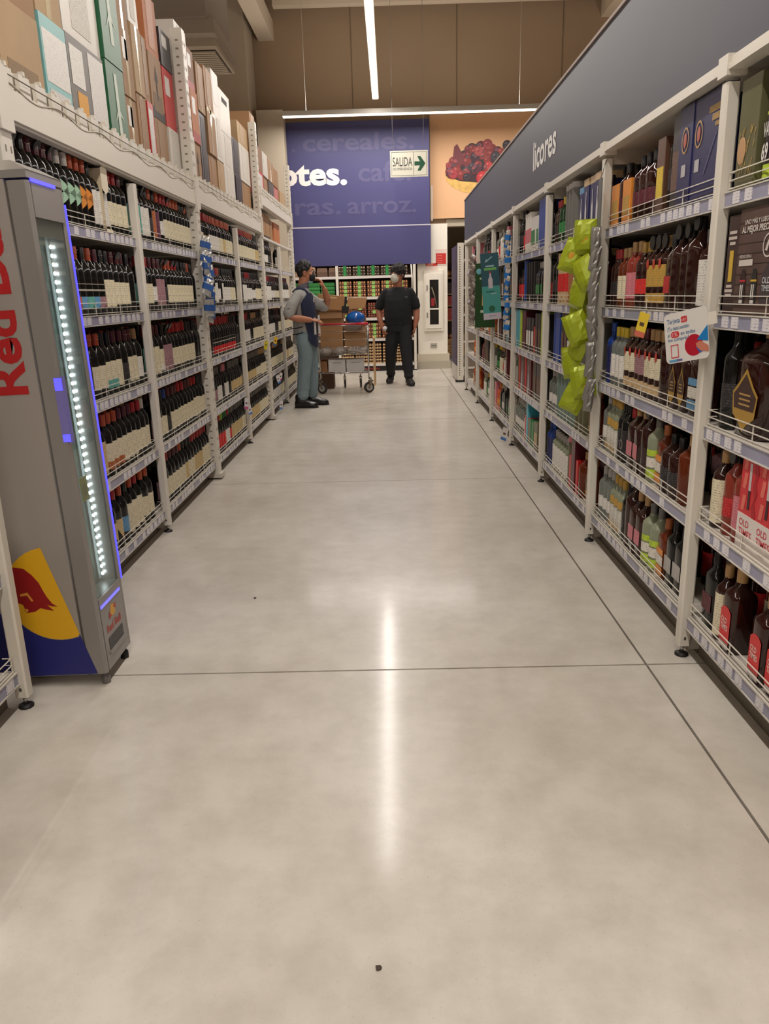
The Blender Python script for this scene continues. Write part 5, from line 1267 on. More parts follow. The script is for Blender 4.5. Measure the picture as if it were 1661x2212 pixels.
def sachets(nm, X, Y, z0, z1, n, label, blab, c1, c2, tilt, w_=.07):
    st = thing('clip_strip', label, 'clip strip', (X, Y, 0))
    mb = MB(); mb.box(-.003, .003, -.015, .015, z0-.02, z1+.05, mat((190, 188, 182), .4)); mb.build('strip', st)
    sg = 1 if X < 0 else -1
    q = MB(); q.box(-w_/2, w_/2, -.004, .004, -.05, .06, mat(c1, .25, .4)); b1 = crumple(3, w_, .12, .018, mat(c1, .22, .5)).mesh('sachet_body')
    q = MB(); q.box(-w_*.52, w_*.52, -.010, .010, -.02, .022, mat(c2, .35)); b2 = q.mesh('colour_patch')
    for k in range(n):
        z = z1-(z1-z0)*k/(n-1)
        M = Matrix.Translation((X+sg*.016, Y-.02+.03*math.sin(k*1.9), z)) @ Matrix.Rotation(sg*PI/2+sg*.6*-1+.3*math.sin(k*2.7), 4, 'Z') @ Matrix.Rotation(tilt+.2*math.sin(k*1.3), 4, 'Y')
        t = thing(nm, blab+', '+['topmost', 'second from top', 'third from top', 'fourth from top', 'fifth from top', 'sixth from top', 'seventh from top', 'eighth from top', 'ninth from top', 'tenth from top', 'eleventh from top', 'twelfth from top', 'thirteenth from top', 'lowest'][k if k < n-1 else 13], 'sachet', M=M, group=blab+'s in a strip')
        MB.build(None, 'sachet_body', t, me=b1); MB.build(None, 'colour_patch', t, me=b2)
sachets('sachet', -1.315, 5.76, 1.24, 1.72, 11, 'clip strip of blue and silver sachets on the left rack upright', 'silver sachet with blue patch on the left rack strip', (190, 190, 188), (52, 92, 160), .2, .08)
sachets('corkscrew_card', 1.02, 6.80, 1.05, 1.78, 13, 'clip strip of white cards with blue tabs on the right posts', 'white card with blue tab on the right post strip', (214, 208, 198), (40, 120, 200), .15, .05)
sachets('sachet', 1.02, 9.58, 1.05, 1.72, 14, 'far clip strip of silver sachets before the aisle end', 'silver and brown sachet on the far right strip', (170, 164, 158), (110, 96, 90), .5, .09)

# ------------------------------------------------------------------ promo signs
t = thing('promo_card', 'white rounded promo card with red circle clipped at the near right post', 'sign', M=Matrix.Translation((1.012, 2.66, 1.19)) @ Matrix.Rotation(-PI/2+.42, 4, 'Z') @ Matrix.Rotation(math.radians(-11), 4, 'Y'))
def rrect(x0, x1, z0, z1, r_, n=4):
    pts = []
    for cx_, cz_, a0 in ((x1-r_, z1-r_, 0), (x0+r_, z1-r_, PI/2), (x0+r_, z0+r_, PI), (x1-r_, z0+r_, 1.5*PI)):
        for i in range(n+1): a = a0+PI/2*i/n; pts.append((cx_+r_*math.cos(a), cz_+r_*math.sin(a)))
    return pts
def slab(mb, pts, y0, y1, m):
    n = len(pts); vs = [(x, y0, z) for x, z in pts]+[(x, y1, z) for x, z in pts]
    mb.add(vs, [tuple(range(n)), tuple(range(2*n-1, n-1, -1))]+[(i, n+i, n+(i+1) % n, (i+1) % n) for i in range(n)], m)
mb = MB(); slab(mb, rrect(-.11, .085, -.085, .085, .018), 0, .002, mat((218, 214, 208), .4)); mb.build('card', t)
q = MB(); tb = mat((60, 104, 150), .5); y = -.0006; tr = mat((196, 40, 46), .5)
for tx_ in (('Tarjeta', -.096, -.035, .045, .066), ('¡Tu descuentón', -.096, .005, .024, .040), ('al', -.096, -.086, .006, .019), ('en todas', -.035, .03, .006, .019), ('tus compras!', -.096, .0, -.014, .002)):
    q = MB(); puttext(q, *tx_, y, tb, .01); q.build('lettering', t)
q = MB(); slab(q, rrect(-.080, -.042, .001, .022, .01), y, 0, tr); puttext(q, '1%', -.072, -.050, .005, .018, y-.0005, mat((235, 215, 215), .5)); q.build('red_badge', t)
q = MB(); slab(q, rrect(-.03, -.003, .047, .067, .004), y, 0, tr); puttext(q, 'oh!', -.026, -.007, .051, .063, y-.0005, mat((230, 200, 200), .5)); q.build('red_badge', t)
q = MB(); q.poly([(.02+.04*math.cos(a), y, -.035+.036*math.sin(a)) for a in [2*PI*i/24 for i in range(24)]], mat((176, 18, 42), .4)); q.build('red_disc', t)
q = MB(); q.poly([(.084, y-.0005, .022), (.084, y-.0005, -.03), (.035, y-.0005, -.02)], mat((24, 120, 186), .4)); q.poly([(.03, y-.0006, -.045), (.045, y-.0006, -.065), (.06, y-.0006, -.06), (.045, y-.0006, -.035)], mat((60, 90, 160), .4)); q.build('blue_shapes', t)
q = MB(); q.poly([(.03, y-.001, -.032), (.05, y-.001, -.025), (.084, y-.001, -.045), (.084, y-.001, -.065), (.05, y-.001, -.058), (.034, y-.001, -.044)], mat((196, 120, 96), .5)); q.build('printed_hand', t)
q = MB()
for (a, b, c, d) in ((-.085, -.049, -.026, -.022), (-.085, -.081, -.068, -.022), (-.053, -.049, -.068, -.022), (-.085, -.049, -.068, -.064)): q.box(a, b, y, 0, c, d, mat((200, 90, 96), .5))
q.box(-.095, -.06, y, 0, -.081, -.073, mat((80, 150, 190), .5)); q.box(-.06, -.035, y, 0, -.081, -.073, mat((110, 104, 150), .5)); q.build('print_marks', t)
q = MB(); q.box(.06, .12, .002, .006, .02, .06, M_WHITE); q.build('clip', t)

def talker(X, Y, z, c, label, rz, s=.05, tilt=.25):
    t = thing('shelf_talker', label, 'tag', M=Matrix.Translation((X, Y, z)) @ Matrix.Rotation(rz, 4, 'Z') @ Matrix.Rotation(tilt, 4, 'Y'))
    mb = MB(); mb.box(-s*.5, s*.5, 0, .0015, -s, s, mat(c[0], .4)); mb.build('card', t)
    mb = MB(); mb.box(-s*.5, s*.5, -.0006, 0, -s, -s*.55, mat(c[1], .4)); mb.box(-s*.25, s*.2, -.0006, 0, -s*.1, s*.2, mat((90, 70, 50), .5)); mb.build('print', t)
talker(1.05, 3.28, 1.20, ((226, 196, 60), (206, 110, 90)), 'yellow shelf talker hanging on the second shelf behind the promo card', -PI/2+.6)
talker(1.02, 6.88, .10, ((220, 214, 210), (70, 120, 190)), 'white, red and blue tag hanging at the foot of a right post', -PI/2+.8, .06)
talker(-1.33, 8.35, .86, ((214, 196, 40), (214, 196, 40)), 'yellow triangular tag on the left shelves', PI/2-.7, .045)
talker(-1.33, 9.05, .86, ((226, 180, 40), (70, 110, 160)), 'yellow and blue tag by the far rack upright', PI/2-.7, .05, .4)
talker(-1.33, 9.1, .42, ((220, 214, 216), (90, 140, 200)), 'upper white and blue tag past the far rack upright', PI/2-.7, .05, -.3)
talker(-1.33, 9.3, .43, ((220, 214, 216), (200, 70, 120)), 'white and pink tag past the far rack upright', PI/2-.7, .045, .3)
talker(-1.33, 9.2, .10, ((220, 214, 216), (90, 140, 200)), 'low white and blue tag near the floor at the far left', PI/2-.7, .05, .2)
talker(-1.33, 7.0, .42, ((226, 224, 228), (206, 80, 140)), 'white and pink tag on the lower left shelves', PI/2-.6, .05, .15)
talker(-1.33, 7.15, .34, ((224, 222, 226), (80, 130, 200)), 'lower white tag with blue base on the left shelves', PI/2-.6, .045, -.2)

t = thing('bottle_promo_panel', 'tall teal promo panel with printed clear bottle hung on a right post', 'sign', M=Matrix.Translation((.975, 7.62, 1.39)) @ Matrix.Rotation(-.12, 4, 'Z') @ Matrix.Rotation(math.radians(-4.0), 4, 'Y'))
mb = MB(); mb.box(-.085, .085, 0, .004, -.30, .31, mat((24, 82, 98), .4)); mb.build('panel', t)
q = MB(); y = -.001
q.box(-.085, .085, y, 0, -.24, .01, mat((70, 160, 152), .45)); q.box(-.085, .085, y, 0, -.30, -.24, mat((206, 200, 212), .45)); q.build('print_bands', t)
q = MB(); q.poly([(-.022, y-.0006, -.01), (.018, y-.0006, -.01), (.02, y-.0006, .07), (.008, y-.0006, .10), (.008, y-.0006, .13), (-.008, y-.0006, .13), (-.008, y-.0006, .10), (-.022, y-.0006, .07)], mat((206, 200, 206), .4)); q.box(-.008, .008, y-.001, y, .125, .145, mat((170, 60, 70), .4)); q.build('printed_bottle', t)
q = MB(); gt = mat((150, 190, 196), .5)
q.add([(-.045, y, .23), (-.03, y, .23), (.03, y, .275), (.02, y, .28), (-.02, y, .25), (-.03, y, .26)], [(0, 1, 2, 3, 4, 5)], gt)
q.box(-.04, .04, y, 0, .185, .20, gt); q.box(-.055, .06, y-.0004, 0, .155, .178, mat((110, 190, 90), .4)); q.box(-.05, .03, y-.0012, y-.001, -.045, -.037, mat((24, 90, 96), .5)); q.box(.0, .05, y-.0012, y-.001, -.065, -.055, gt); q.box(-.03, .03, y-.0012, y-.001, -.27, -.265, mat((120, 116, 140), .5)); q.build('lettering', t)
q = MB(); q.poly([(.03*math.cos(a), y-.0012, -.20+.03*math.sin(a)) for a in [2*PI*i/16 for i in range(16)]], mat((20, 100, 70), .4)); q.build('green_seal', t)
t = thing('green_promo_panel', 'dark green promo panel with glass picture behind the teal panel', 'sign', M=Matrix.Translation((1.0, 8.2, 1.33)) @ Matrix.Rotation(-.5, 4, 'Z'))
mb = MB(); mb.box(-.12, .10, 0, .004, -.34, .30, mat((34, 70, 32), .4)); mb.build('panel', t)
q = MB(); q.poly([(-.045, -.001, -.12), (.05, -.001, -.12), (.045, -.001, .08), (-.04, -.001, .10)], mat((206, 160, 104), .5)); q.ell((.02, -.001, 0), .02, .001, .03, mat((206, 96, 50), .5), 10, 5); q.build('printed_glass', t)
q = MB(); q.box(-.07, .02, -.001, 0, .14, .16, mat((180, 200, 180), .5)); q.box(-.06, .06, -.001, 0, -.19, -.165, mat((196, 206, 190), .5)); q.ell((-.08, -.001, .22), .03, .001, .03, mat((110, 180, 190), .5), 10, 5); q.build('lettering', t)

# ------------------------------------------------------------------ end rack beyond the right-hand run
t = thing('end_rack', 'white perforated end rack beyond the last spirits bay', 'rack', (1.10, 12.1, 0))
mb = MB(); mb.box(-.06, .03, -.05, .0, .03, 2.06, M_WHITE); mb.build('upright', t)
mb = MB(); z = .1
while z < 2.0: mb.box(-.035, -.022, -.0515, -.05, z, z+.016, M_HOLE); z += .035
mb.build('slots', t, kind='stuff')
mb = MB(); mb.box(-.075, -.062, 0, .9, .25, 2.03, mat((70, 58, 84), .6, noise=.2)); mb.box(-.075, -.06, 0, .9, .03, .25, M_WHITE2); mb.build('side_panel', t)
mb = MB(); mb.box(-.09, .12, -.06, .02, 0, .03, M_DARK); mb.build('base', t)
for z in (.2, .6, 1.0, 1.4, 1.8):
    mb = MB(); mb.box(.03, .5, -.02, .9, z, z+.03, M_WHITE2); mb.build('shelf', t)
mb = MB(); mb.box(.05, .5, .0, .03, .03, 2.02, mat((120, 108, 96), .6)); mb.build('back_panel', t)

# bakery shelving seen past the pillar
t = thing('bakery_shelving', 'dark bread shelving seen between the pillar and the end rack', 'shelving', (1.1, 16.6, 0))
mb = MB(); mb.box(0, 2.4, .32, .36, 0, 1.95, mat((70, 48, 36), .7)); mb.build('back_panel', t)
for z in (.06, .34, 1.10, 1.33, 1.66):
    mb = MB(); mb.box(0, 2.4, -.05, .32, z-.03, z, mat((176, 132, 92), .5)); mb.build('shelf', t)
mb = MB(); mb.box(0, 2.4, -.06, .3, 0, .06, mat((120, 112, 100), .6)); mb.build('plinth', t)
rk = random.Random(2)
for lv, (z, h, w_, c, nm, lb, m_) in enumerate(((.06, .11, .34, (196, 150, 96), 'bread_crate', 'tan crate stacked at the bottom of the bakery shelving', 3), (1.10, .055, .16, (196, 72, 58), 'pastry_box', 'flat red pastry box on the bakery shelving', 3), (.80, .055, .16, (196, 72, 58), 'pastry_box', 'flat red pastry box low on the bakery shelving', 4), (1.33, .05, .2, (70, 46, 36), 'pastry_tray', 'dark pastry tray on the upper bakery shelf', 4))):
    for i in range(2):
        for j in range(m_):
            mb = MB(); a = .06+i*(w_+.03); zz = z+j*(h+.006)+(0 if lv != 2 else -.0)
            mb.box(a, a+w_, -.03, .25, zz, zz+h, mat(c, .5), .006); mb.box(a+w_*.3, a+w_*.7, -.0315, -.03, zz+h*.3, zz+h*.7, mat(tuple(int(v*.8) for v in c), .5))
            o = mb.build(nm, label='%s, %s pile, %s layer' % (lb, ['left', 'right'][i], ['bottom', 'second', 'third', 'fourth'][j]), cat='box' if 'crate' not in nm else 'crate', group=lb); o.location = (1.1, 16.6, 0)
mb = MB(); mb.box(0, 2.4, -.05, .32, .77, .80, mat((176, 132, 92), .5)); mb.build('shelf', t)
for i in range(6):
    mb = MB(); mb.ell((.12+.13*i, .08, 1.73), .075, .08, .07, mat((196, 140, 84), .6, noise=.2, nscale=30), 10, 6)
    o = mb.build('bread_loaf', label='golden bread loaf on top of the bakery shelving, %s from the left' % ['first', 'second', 'third', 'fourth', 'fifth', 'sixth'][i], cat='bread', group='loaves on the top bakery shelf'); o.location = (1.1, 16.6, 0)
for i in range(10):
    mb = MB(); mb.ell((.10+.09*(i % 5), .04, .385+.08*(i//5)), .045, .045, .04, mat((190, 130, 84), .6), 8, 6)
    o = mb.build('bread_roll', label='brown bread roll above the tan crates, %s row, %s from left' % (['lower', 'upper'][i//5], ['first', 'second', 'third', 'fourth', 'fifth'][i % 5]), cat='bread', group='rolls above the crates'); o.location = (1.1, 16.6, 0)

# ------------------------------------------------------------------ egg display
eg = thing('egg_display_cabinet', 'wide open display cabinet full of eggs under the blue banner', 'shelving', (0, 14.2, 0))
mb = MB(); mb.box(-2.7, .47, .42, .46, .02, 1.85, mat((96, 78, 66), .7)); mb.build('back_panel', eg)
mb = MB(); mb.box(-2.7, .48, .02, .42, .0, .10, M_DARK); mb.build('plinth', eg)
mb = MB(); mb.box(-.60, -.20, .015, .02, .03, .06, mat((150, 40, 40), .5)); mb.build('plinth_plate', eg)
for x in (-2.6, -.92, .455):
    mb = MB(); mb.box(x-.02, x+.025, -.03, .42, .02 if x > 0 else .1, 1.852, M_WHITE); mb.build('upright', eg)
EZ = (.14, .585, .95, 1.315, 1.675)
for z in EZ:
    for a, b in ((-2.58, -.94), (-.895, .43)):
        mb = MB(); mb.box(a, b, -.02, .42, z-.03, z, M_WHITE2); sh = mb.build('shelf', eg)
        mb = MB(); mb.box(a, b, -.026, -.02, z-.045, z-.003, mat((214, 208, 204), .4)); mb.build('price_strip', sh)
mb = MB(); mb.tube([(.40, -.02, 1.85), (.415, -.03, 1.6), (.41, -.03, 1.3)], .012, M_WHITE, 6); mb.build('cable_duct', eg)
def eggpack(kind):
    P = {}
    tr = mat((74, 60, 52) if kind == 'dark' else ((150, 120, 96) if kind == 'tray' else (120, 84, 64)), .85)
    w_ = .225; mb = MB(); n = 5
    if kind == 'tray':
        vs = []; 
        for s in (0, 1):
            for i in range(2*n+1): vs.append((-w_/2+w_*i/(2*n), .0+.18*s, .012+.028*(i % 2)))
        k = 2*n+1
        mb.add(vs, [(i, i+1, k+i+1, k+i) for i in range(k-1)], mat((204, 170, 124), .85))
        mb.box(-w_/2, w_/2, .0, .18, 0, .008, mat((190, 154, 110), .85))
        for i in range(n): x = -w_/2+w_*(i+.5)/n; mb.add([(x-w_/n/2, -.004, .004), (x-w_/n*.3, -.006, .026), (x+w_/n*.3, -.006, .026), (x+w_/n/2, -.004, .004), (x+w_/n/2, -.004, .0), (x-w_/n/2, -.004, .0)], [(5, 4, 3, 2, 1, 0)], mat((214, 182, 136), .85))
        P['tray'] = mb
        e = MB()
        for i in range(n): e.ell((-w_/2+w_*(i+.5)/n, .022, .028), .018, .018, .020, mat((170, 124, 92), .6), 8, 5)
        P['eggs'] = e; return P
    mb.box(-w_/2, w_/2, 0, .17, 0, .018, tr); P['tray'] = mb
    ec = {'brown': (214, 150, 108), 'dark': (176, 156, 132), 'red': (168, 96, 78)}[kind]
    e = MB()
    for i in range(n):
        for j in range(2 if kind != 'dark' else 1):
            e.ell((-w_/2+w_*(i+.5)/n, .022+.045*j, .040 if kind != 'dark' else .034), .0205, .0205, .026 if kind != 'dark' else .014, mat(ec, .55), 9, 6)
    P['eggs'] = e
    q = MB(); q.box(-.028, .028, -.003, .0, .006, .062, mat((40, 132, 66) if kind == 'dark' else (150, 200, 110), .45)); P['green_band'] = q
    return P
def eggs(kind, z, nx, nz, x0, dx, dz, label, skip=()):
    key = ('egg', kind)
    if key not in CAT: CAT[key] = (eggpack(kind), {})
    parts, ms = CAT[key]
    for i in range(nx):
        for j in range(nz):
            t = thing('egg_tray', '%s, %s stack, %s layer' % (label, ['leftmost', 'second', 'middle', 'fourth', 'rightmost'][i], ['bottom', 'second', 'third', 'fourth', 'fifth', 'sixth', 'seventh'][j]), 'eggs', M=Matrix.Translation((x0+dx*i, 14.2, z+dz*j+.0005)), group=label)
            for pn, q in parts.items():
                if pn == 'green_band' and kind == 'red' and (i+j) % 3: continue
                if pn not in ms: ms[pn] = q.mesh(pn); 
                o = bpy.data.objects.new(pn, ms[pn]); col.objects.link(o); o.parent = t
                if pn == 'eggs': o['kind'] = 'stuff'
eggs('dark', 1.675, 5, 3, -.775, .25, .055, 'dark green-banded egg pack, top egg shelf')
eggs('brown', 1.315, 5, 4, -.775, .25, .069, 'brown egg pack, second egg shelf')
eggs('red', .95, 5, 4, -.775, .25, .066, 'reddish egg tray, third egg shelf')
eggs('brown', .585, 5, 4, -.775, .25, .069, 'brown egg pack, fourth egg shelf')
eggs('tray', .14, 5, 7, -.775, .25, .053, 'tan fibre egg tray, lowest egg shelf')
def pulpbox(x, z, w_, h, c, label, grp, lid=True):
    t = thing('egg_carton', label, 'eggs', (x, 14.2, z), group=grp)
    mb = MB(); mb.box(-w_/2, w_/2, 0, .12, 0, h*.45, mat(c, .8), .008)
    q = MB(); c2 = mat(tuple(min(255, int(v*1.12)) for v in c), .8)
    q.add([(-w_/2, 0, h*.47), (w_/2, 0, h*.47), (w_/2, .12, h*.47), (-w_/2, .12, h*.47), (-w_/2+.012, .012, h), (w_/2-.012, .012, h), (w_/2-.012, .108, h), (-w_/2+.012, .108, h)], [(0, 1, 5, 4), (1, 2, 6, 5), (2, 3, 7, 6), (3, 0, 4, 7), (4, 5, 6, 7)], c2)
    mb.build('carton_base', t); q.build('carton_lid', t)
for i in range(5):
    for j in range(2): pulpbox(-2.35+.235*i, 1.676+.085*j, .22, .08, (150, 122, 98), 'beige pulp egg carton, upper left egg shelf, %s, %s layer' % (['leftmost', 'second', 'third', 'fourth', 'fifth'][i], ['lower', 'upper'][j]), 'beige egg cartons')
for i in range(6):
    for j in range(4): pulpbox(-2.40+.262*i, 1.316+.066*j, .25, .062, (46, 116, 56), 'green egg carton, left egg shelf, %s stack, %s layer' % (['leftmost', 'second', 'third', 'fourth', 'fifth', 'rightmost'][i], ['bottom', 'second', 'third', 'top'][j]), 'green egg cartons')
for i in range(2): pulpbox(-1.18+.21*i, 1.676, .19, .15, (100, 76, 62), 'tall dark egg carton, %s beside the white upright' % ['left one', 'right one'][i], 'tall dark egg cartons')
talk = thing('shelf_flag', 'red and yellow promotional flag on the second egg shelf', 'tag', (-.03, 14.15, 1.29))
mb = MB(); mb.box(0, .09, 0, .003, 0, .14, mat((232, 200, 60), .4)); mb.box(0, .09, -.001, 0, .09, .14, mat((210, 60, 50), .4)); mb.build('card', talk)
talk = thing('shelf_flag', 'red and yellow promotional flag on the third egg shelf', 'tag', (.06, 14.15, .95))
mb = MB(); mb.box(0, .08, 0, .003, 0, .14, mat((232, 200, 60), .4)); mb.box(0, .08, -.001, 0, .10, .14, mat((210, 60, 50), .4)); mb.build('card', talk)

# ------------------------------------------------------------------ shopping cart
ct = thing('shopping_cart', 'wire shopping cart with red handle between the two men', 'cart', (-.65, 10.85, 0))
def T(mb, pts, r=.006, m=M_CHROME, n=6): mb.tube([(x+.65, y-10.85, z) for x, y, z in pts], r, m, n)
bx0, bx1, by0 = -.99, -.31, 10.88
mb = MB(); T(mb, [(-1.01, 10.80, .97), (-.30, 10.80, .97)], .014, mat((176, 36, 50), .35), 8); hdl = mb.build('handle', ct)
mb = MB(); T(mb, [(-.46, 10.80, .97), (-.30, 10.80, .97)], .019, mat((206, 40, 56), .35), 8); mb.build('handle_grip', hdl, label='brighter red grip')
f = MB()
for x in (-1.0, -.31):
    T(f, [(x, 10.80, .97), (x, 10.85, .60), (x+.01 if x < -.9 else x-.0, 10.90, .26), (x, 10.98, .20)], .011)
    T(f, [(x, 10.85, .30), (x+(.16 if x < -.9 else -.10), 11.7, .30), (x+(.24 if x < -.9 else -.12), 11.75, .20)], .009)
T(f, [(-1.0, 10.88, .30), (-.31, 10.88, .30)], .009); T(f, [(-.84, 11.7, .30), (-.41, 11.7, .30)], .008)
f.build('frame', ct)
bk = MB()
for z in (.55, .66, .76, .87, .95):
    s_ = (z-.55)*.06
    T(bk, [(bx0-s_, by0, z), (bx1+s_, by0, z), (bx1-.08, 11.80, z+.02), (bx0+.08, 11.80, z+.02), (bx0-s_, by0, z)], .004)
for i in range(15):
    x = bx0+(bx1-bx0)*i/14
    T(bk, [(x, by0, .55), (x, by0, .66)], .0022); T(bk, [(x*.0+(-.65)+(x+.65)*.76, 11.8, .57), ((-.65)+(x+.65)*.76, 11.8, .97)], .0022)
    T(bk, [(x, by0, .55), ((-.65)+(x+.65)*.76, 11.8, .57)], .0022)
for j in range(18):
    y = by0+.92*j/17; k = .08*j/17
    T(bk, [(bx0+k, y, .55), (bx0+k-.02, y, .96)], .0022); T(bk, [(bx1-k, y, .55), (bx1-k+.02, y, .96)], .0022)
bk.build('basket', ct)
mb = MB()
for i in range(9):
    x = -.97+.63*i/8; T(mb, [(x, 10.9, .305), (-.65+(x+.65)*.7, 11.7, .305)], .004)
mb.build('lower_rack', ct)
for (x, y, s_) in ((-.985, 11.0, 1), (-.315, 11.0, 1), (-.70, 11.72, .9), (-.46, 11.72, .9)):
    w = MB(); r_ = .078*s_
    def wheel(mb, x, y, r_, wd, m, r2):
        n = 18; vs = []
        for xx, q_ in ((x-wd, r2), (x-wd*.6, r_), (x+wd*.6, r_), (x+wd, r2)):
            for i in range(n): a = 2*PI*i/n; vs.append((xx+.65, y-10.85+q_*math.cos(a), r_*1.0+.001+q_*math.sin(a)))
        mb.add(vs, [(j*n+i, j*n+(i+1) % n, (j+1)*n+(i+1) % n, (j+1)*n+i) for j in range(3) for i in range(n)]+[tuple(range(n-1, -1, -1)), tuple(3*n+i for i in range(n))], m, False)
    # wheels are swivelled: near ones show their face
    wheel(w, 0-.65, 10.85, r_, .014, mat((48, 44, 42), .5), r_*.86); w2 = MB(); wheel(w2, 0-.65, 10.85, r_*1.0, .0165, mat((170, 166, 158), .4), r_*.2)
    hub = MB(); 
    for sgn in (-1, 1):
        n = 14; hub.add([(sgn*.0150, r_*.62*math.cos(2*PI*i/n), r_+.001+r_*.62*math.sin(2*PI*i/n)) for i in range(n)], [tuple(range(n))], mat((170, 166, 158), .4))
        hub.add([(sgn*.0156, r_*.2*math.cos(2*PI*i/n), r_+.001+r_*.2*math.sin(2*PI*i/n)) for i in range(n)], [tuple(range(n))], mat((90, 86, 82), .4))
    fk = MB()
    for sgn in (-1, 1): fk.add([(sgn*.018, -.014, r_), (sgn*.018, .014, r_), (sgn*.018, .055, r_*2.15), (sgn*.018, -.0, r_*2.15), (sgn*.0165, -.014, r_), (sgn*.0165, .014, r_), (sgn*.0165, .055, r_*2.15), (sgn*.0165, 0, r_*2.15)], [(0, 1, 2, 3), (7, 6, 5, 4), (0, 4, 5, 1), (1, 5, 6, 2), (2, 6, 7, 3), (3, 7, 4, 0)], mat((140, 128, 112), .35, .6))
    fk.box(-.022, .022, -.004, .06, r_*2.1, r_*2.3, mat((140, 128, 112), .35, .6)); fk.tube([(0, .03, r_*2.25), (0, .03, .30 if s_ < 1 else .22)], .012, M_CHROME, 6)
    e = bpy.data.objects.new('caster', fk.mesh('caster')); col.objects.link(e); e.parent = ct
    e.location = (x+.65, y-10.85, 0); e.rotation_euler = (0, 0, (1.15 if x < -.9 else -1.15) if s_ == 1 else .1)
    w.build('tyre', e); hub.build('hub', e)
# goods in the cart
def flapbox(x0, x1, y0, y1, z0, z1, label, c=(172, 130, 88), rz=0, flaps=True):
    t = thing('cardboard_box', label, 'box', M=Matrix.Translation(((x0+x1)/2, (y0+y1)/2, z0)) @ Matrix.Rotation(rz, 4, 'Z'))
    a, b, h = (x1-x0)/2, (y1-y0)/2, z1-z0; m = mat(c, .7, noise=.06, nscale=5)
    mb = MB(); mb.box(-a, a, -b, -b+.004, 0, h, m); mb.box(-a, a, b-.004, b, 0, h, m); mb.box(-a, -a+.004, -b+.004, b-.004, 0, h, m); mb.box(a-.004, a, -b+.004, b-.004, 0, h, m); mb.box(-a+.004, a-.004, -b+.004, b-.004, 0, .004, m); mb.build('box_body', t)
    if flaps:
        mb = MB(); mb.add([(-a, -b, h), (a, -b, h), (a, -b-.07, h-.09), (-a, -b-.07, h-.09)], [(0, 1, 2, 3), (3, 2, 1, 0)], m); mb.build('flap', t)
        mb = MB(); mb.add([(-a, b, h), (a, b, h), (a, b+.05, h+.12), (-a, b+.05, h+.12)], [(0, 1, 2, 3), (3, 2, 1, 0)], m); mb.build('flap', t)
    return t
t = flapbox(-.98, -.66, 10.98, 11.35, .58, 1.14, 'tall brown cardboard box standing in the left of the cart')
t = flapbox(-.64, -.34, 10.98, 11.35, .58, .93, 'lower brown cardboard box in the right of the cart', (180, 140, 98))
# big flattened box lying tilted on top
t = thing('cardboard_box', 'large opened cardboard box with black band lying tilted on the cart', 'box', M=Matrix.Translation((-.78, 11.12, 1.165)) @ Matrix.Rotation(.12, 4, 'Y') @ Matrix.Rotation(.1, 4, 'Z'))
kb = mat((170, 126, 82), .7, noise=.05, nscale=5)
mb = MB(); mb.box(-.24, .16, -.17, .16, 0, .19, kb); mb.build('box_body', t)
mb = MB(); mb.add([(.16, -.17, .19), (.16, .16, .19), (.44, .13, .21), (.44, -.14, .21), (.16, -.17, .185), (.16, .16, .185), (.44, .13, .205), (.44, -.14, .205)], [(0, 3, 2, 1), (4, 5, 6, 7), (0, 4, 7, 3), (3, 7, 6, 2)], kb)
mb.add([(.17, -.175, .18), (.44, -.15, .20), (.42, -.16, .06), (.17, -.175, .02)], [(0, 1, 2, 3), (3, 2, 1, 0)], mat((184, 140, 96), .7)); mb.build('flap', t)
mb = MB(); mb.box(.13, .162, -.173, -.17, 0, .19, M_DARK); mb.box(.10, .20, -.176, -.173, -.03, .06, M_DARK); mb.build('black_band', t)
mb = MB(); mb.box(-.08, .02, -.1735, -.17, .145, .17, mat((210, 176, 130), .6)); mb.build('hand_hole', t)
t = thing('blue_ball', 'glossy blue ball resting on the cart', 'ball', (-.475, 11.02, 1.04))
mb = MB(); mb.ell((0, 0, 0), .135, .12, .095, mat((12, 92, 176), .22, coat=.4), 24, 14); mb.build('ball', t)
mb = MB(); mb.lathe([(.012, 0), (.007, .02)], mat((210, 206, 200), .5), 8, cx=-.03, cy=0); o = mb.build('valve', t); o.location = (0, 0, .09)
def pbag(x, y, z, rx, rz_, seed, label, tr=.75):
    rr_ = random.Random(seed); mb = MB(); mb.ell((0, 0, 0), rx, .12, rz_, mat((208, 204, 200), .18, trans=tr, ior=1.05), 14, 9)
    mb.v = [(a*rr_.uniform(.85, 1.12), b*rr_.uniform(.85, 1.12), c*rr_.uniform(.85, 1.1)) for a, b, c in mb.v]
    for i in range(len(mb.sm)): mb.sm[i] = False
    o = mb.build('plastic_bag', label=label, cat='bag'); o.location = (x, y, z)
pbag(-.52, 10.93, .93, .13, .06, 1, 'clear plastic bag drooping under the blue ball')
for k, x in enumerate((-.90, -.70, -.52, -.40)):
    pbag(x, 10.95, .60, .10, .05, 5+k, 'crumpled clear bag in the basket bottom, %s from the left' % ['first', 'second', 'third', 'fourth'][k], .6)
for k, (a, b) in enumerate(((-.88, -.64), (-.62, -.38))):
    t = thing('white_carton', 'white carton on the lower cart rack, %s one' % ('left' if k == 0 else 'right'), 'box', ((a+b)/2, 11.1, .31))
    mb = MB(); mb.box(-(b-a)/2, (b-a)/2, -.15, .15, 0, .17, mat((206, 202, 200), .5, noise=.02)); mb.build('box_body', t)
    mb = MB(); mb.box(-.06, .06, -.1512, -.15, .12, .135, mat((160, 156, 154), .5)); mb.build('hand_hole', t)
t = flapbox(-1.0, -.90, 10.97, 11.3, .31, .46, 'small brown box on the lower cart rack', (150, 106, 70), flaps=False)
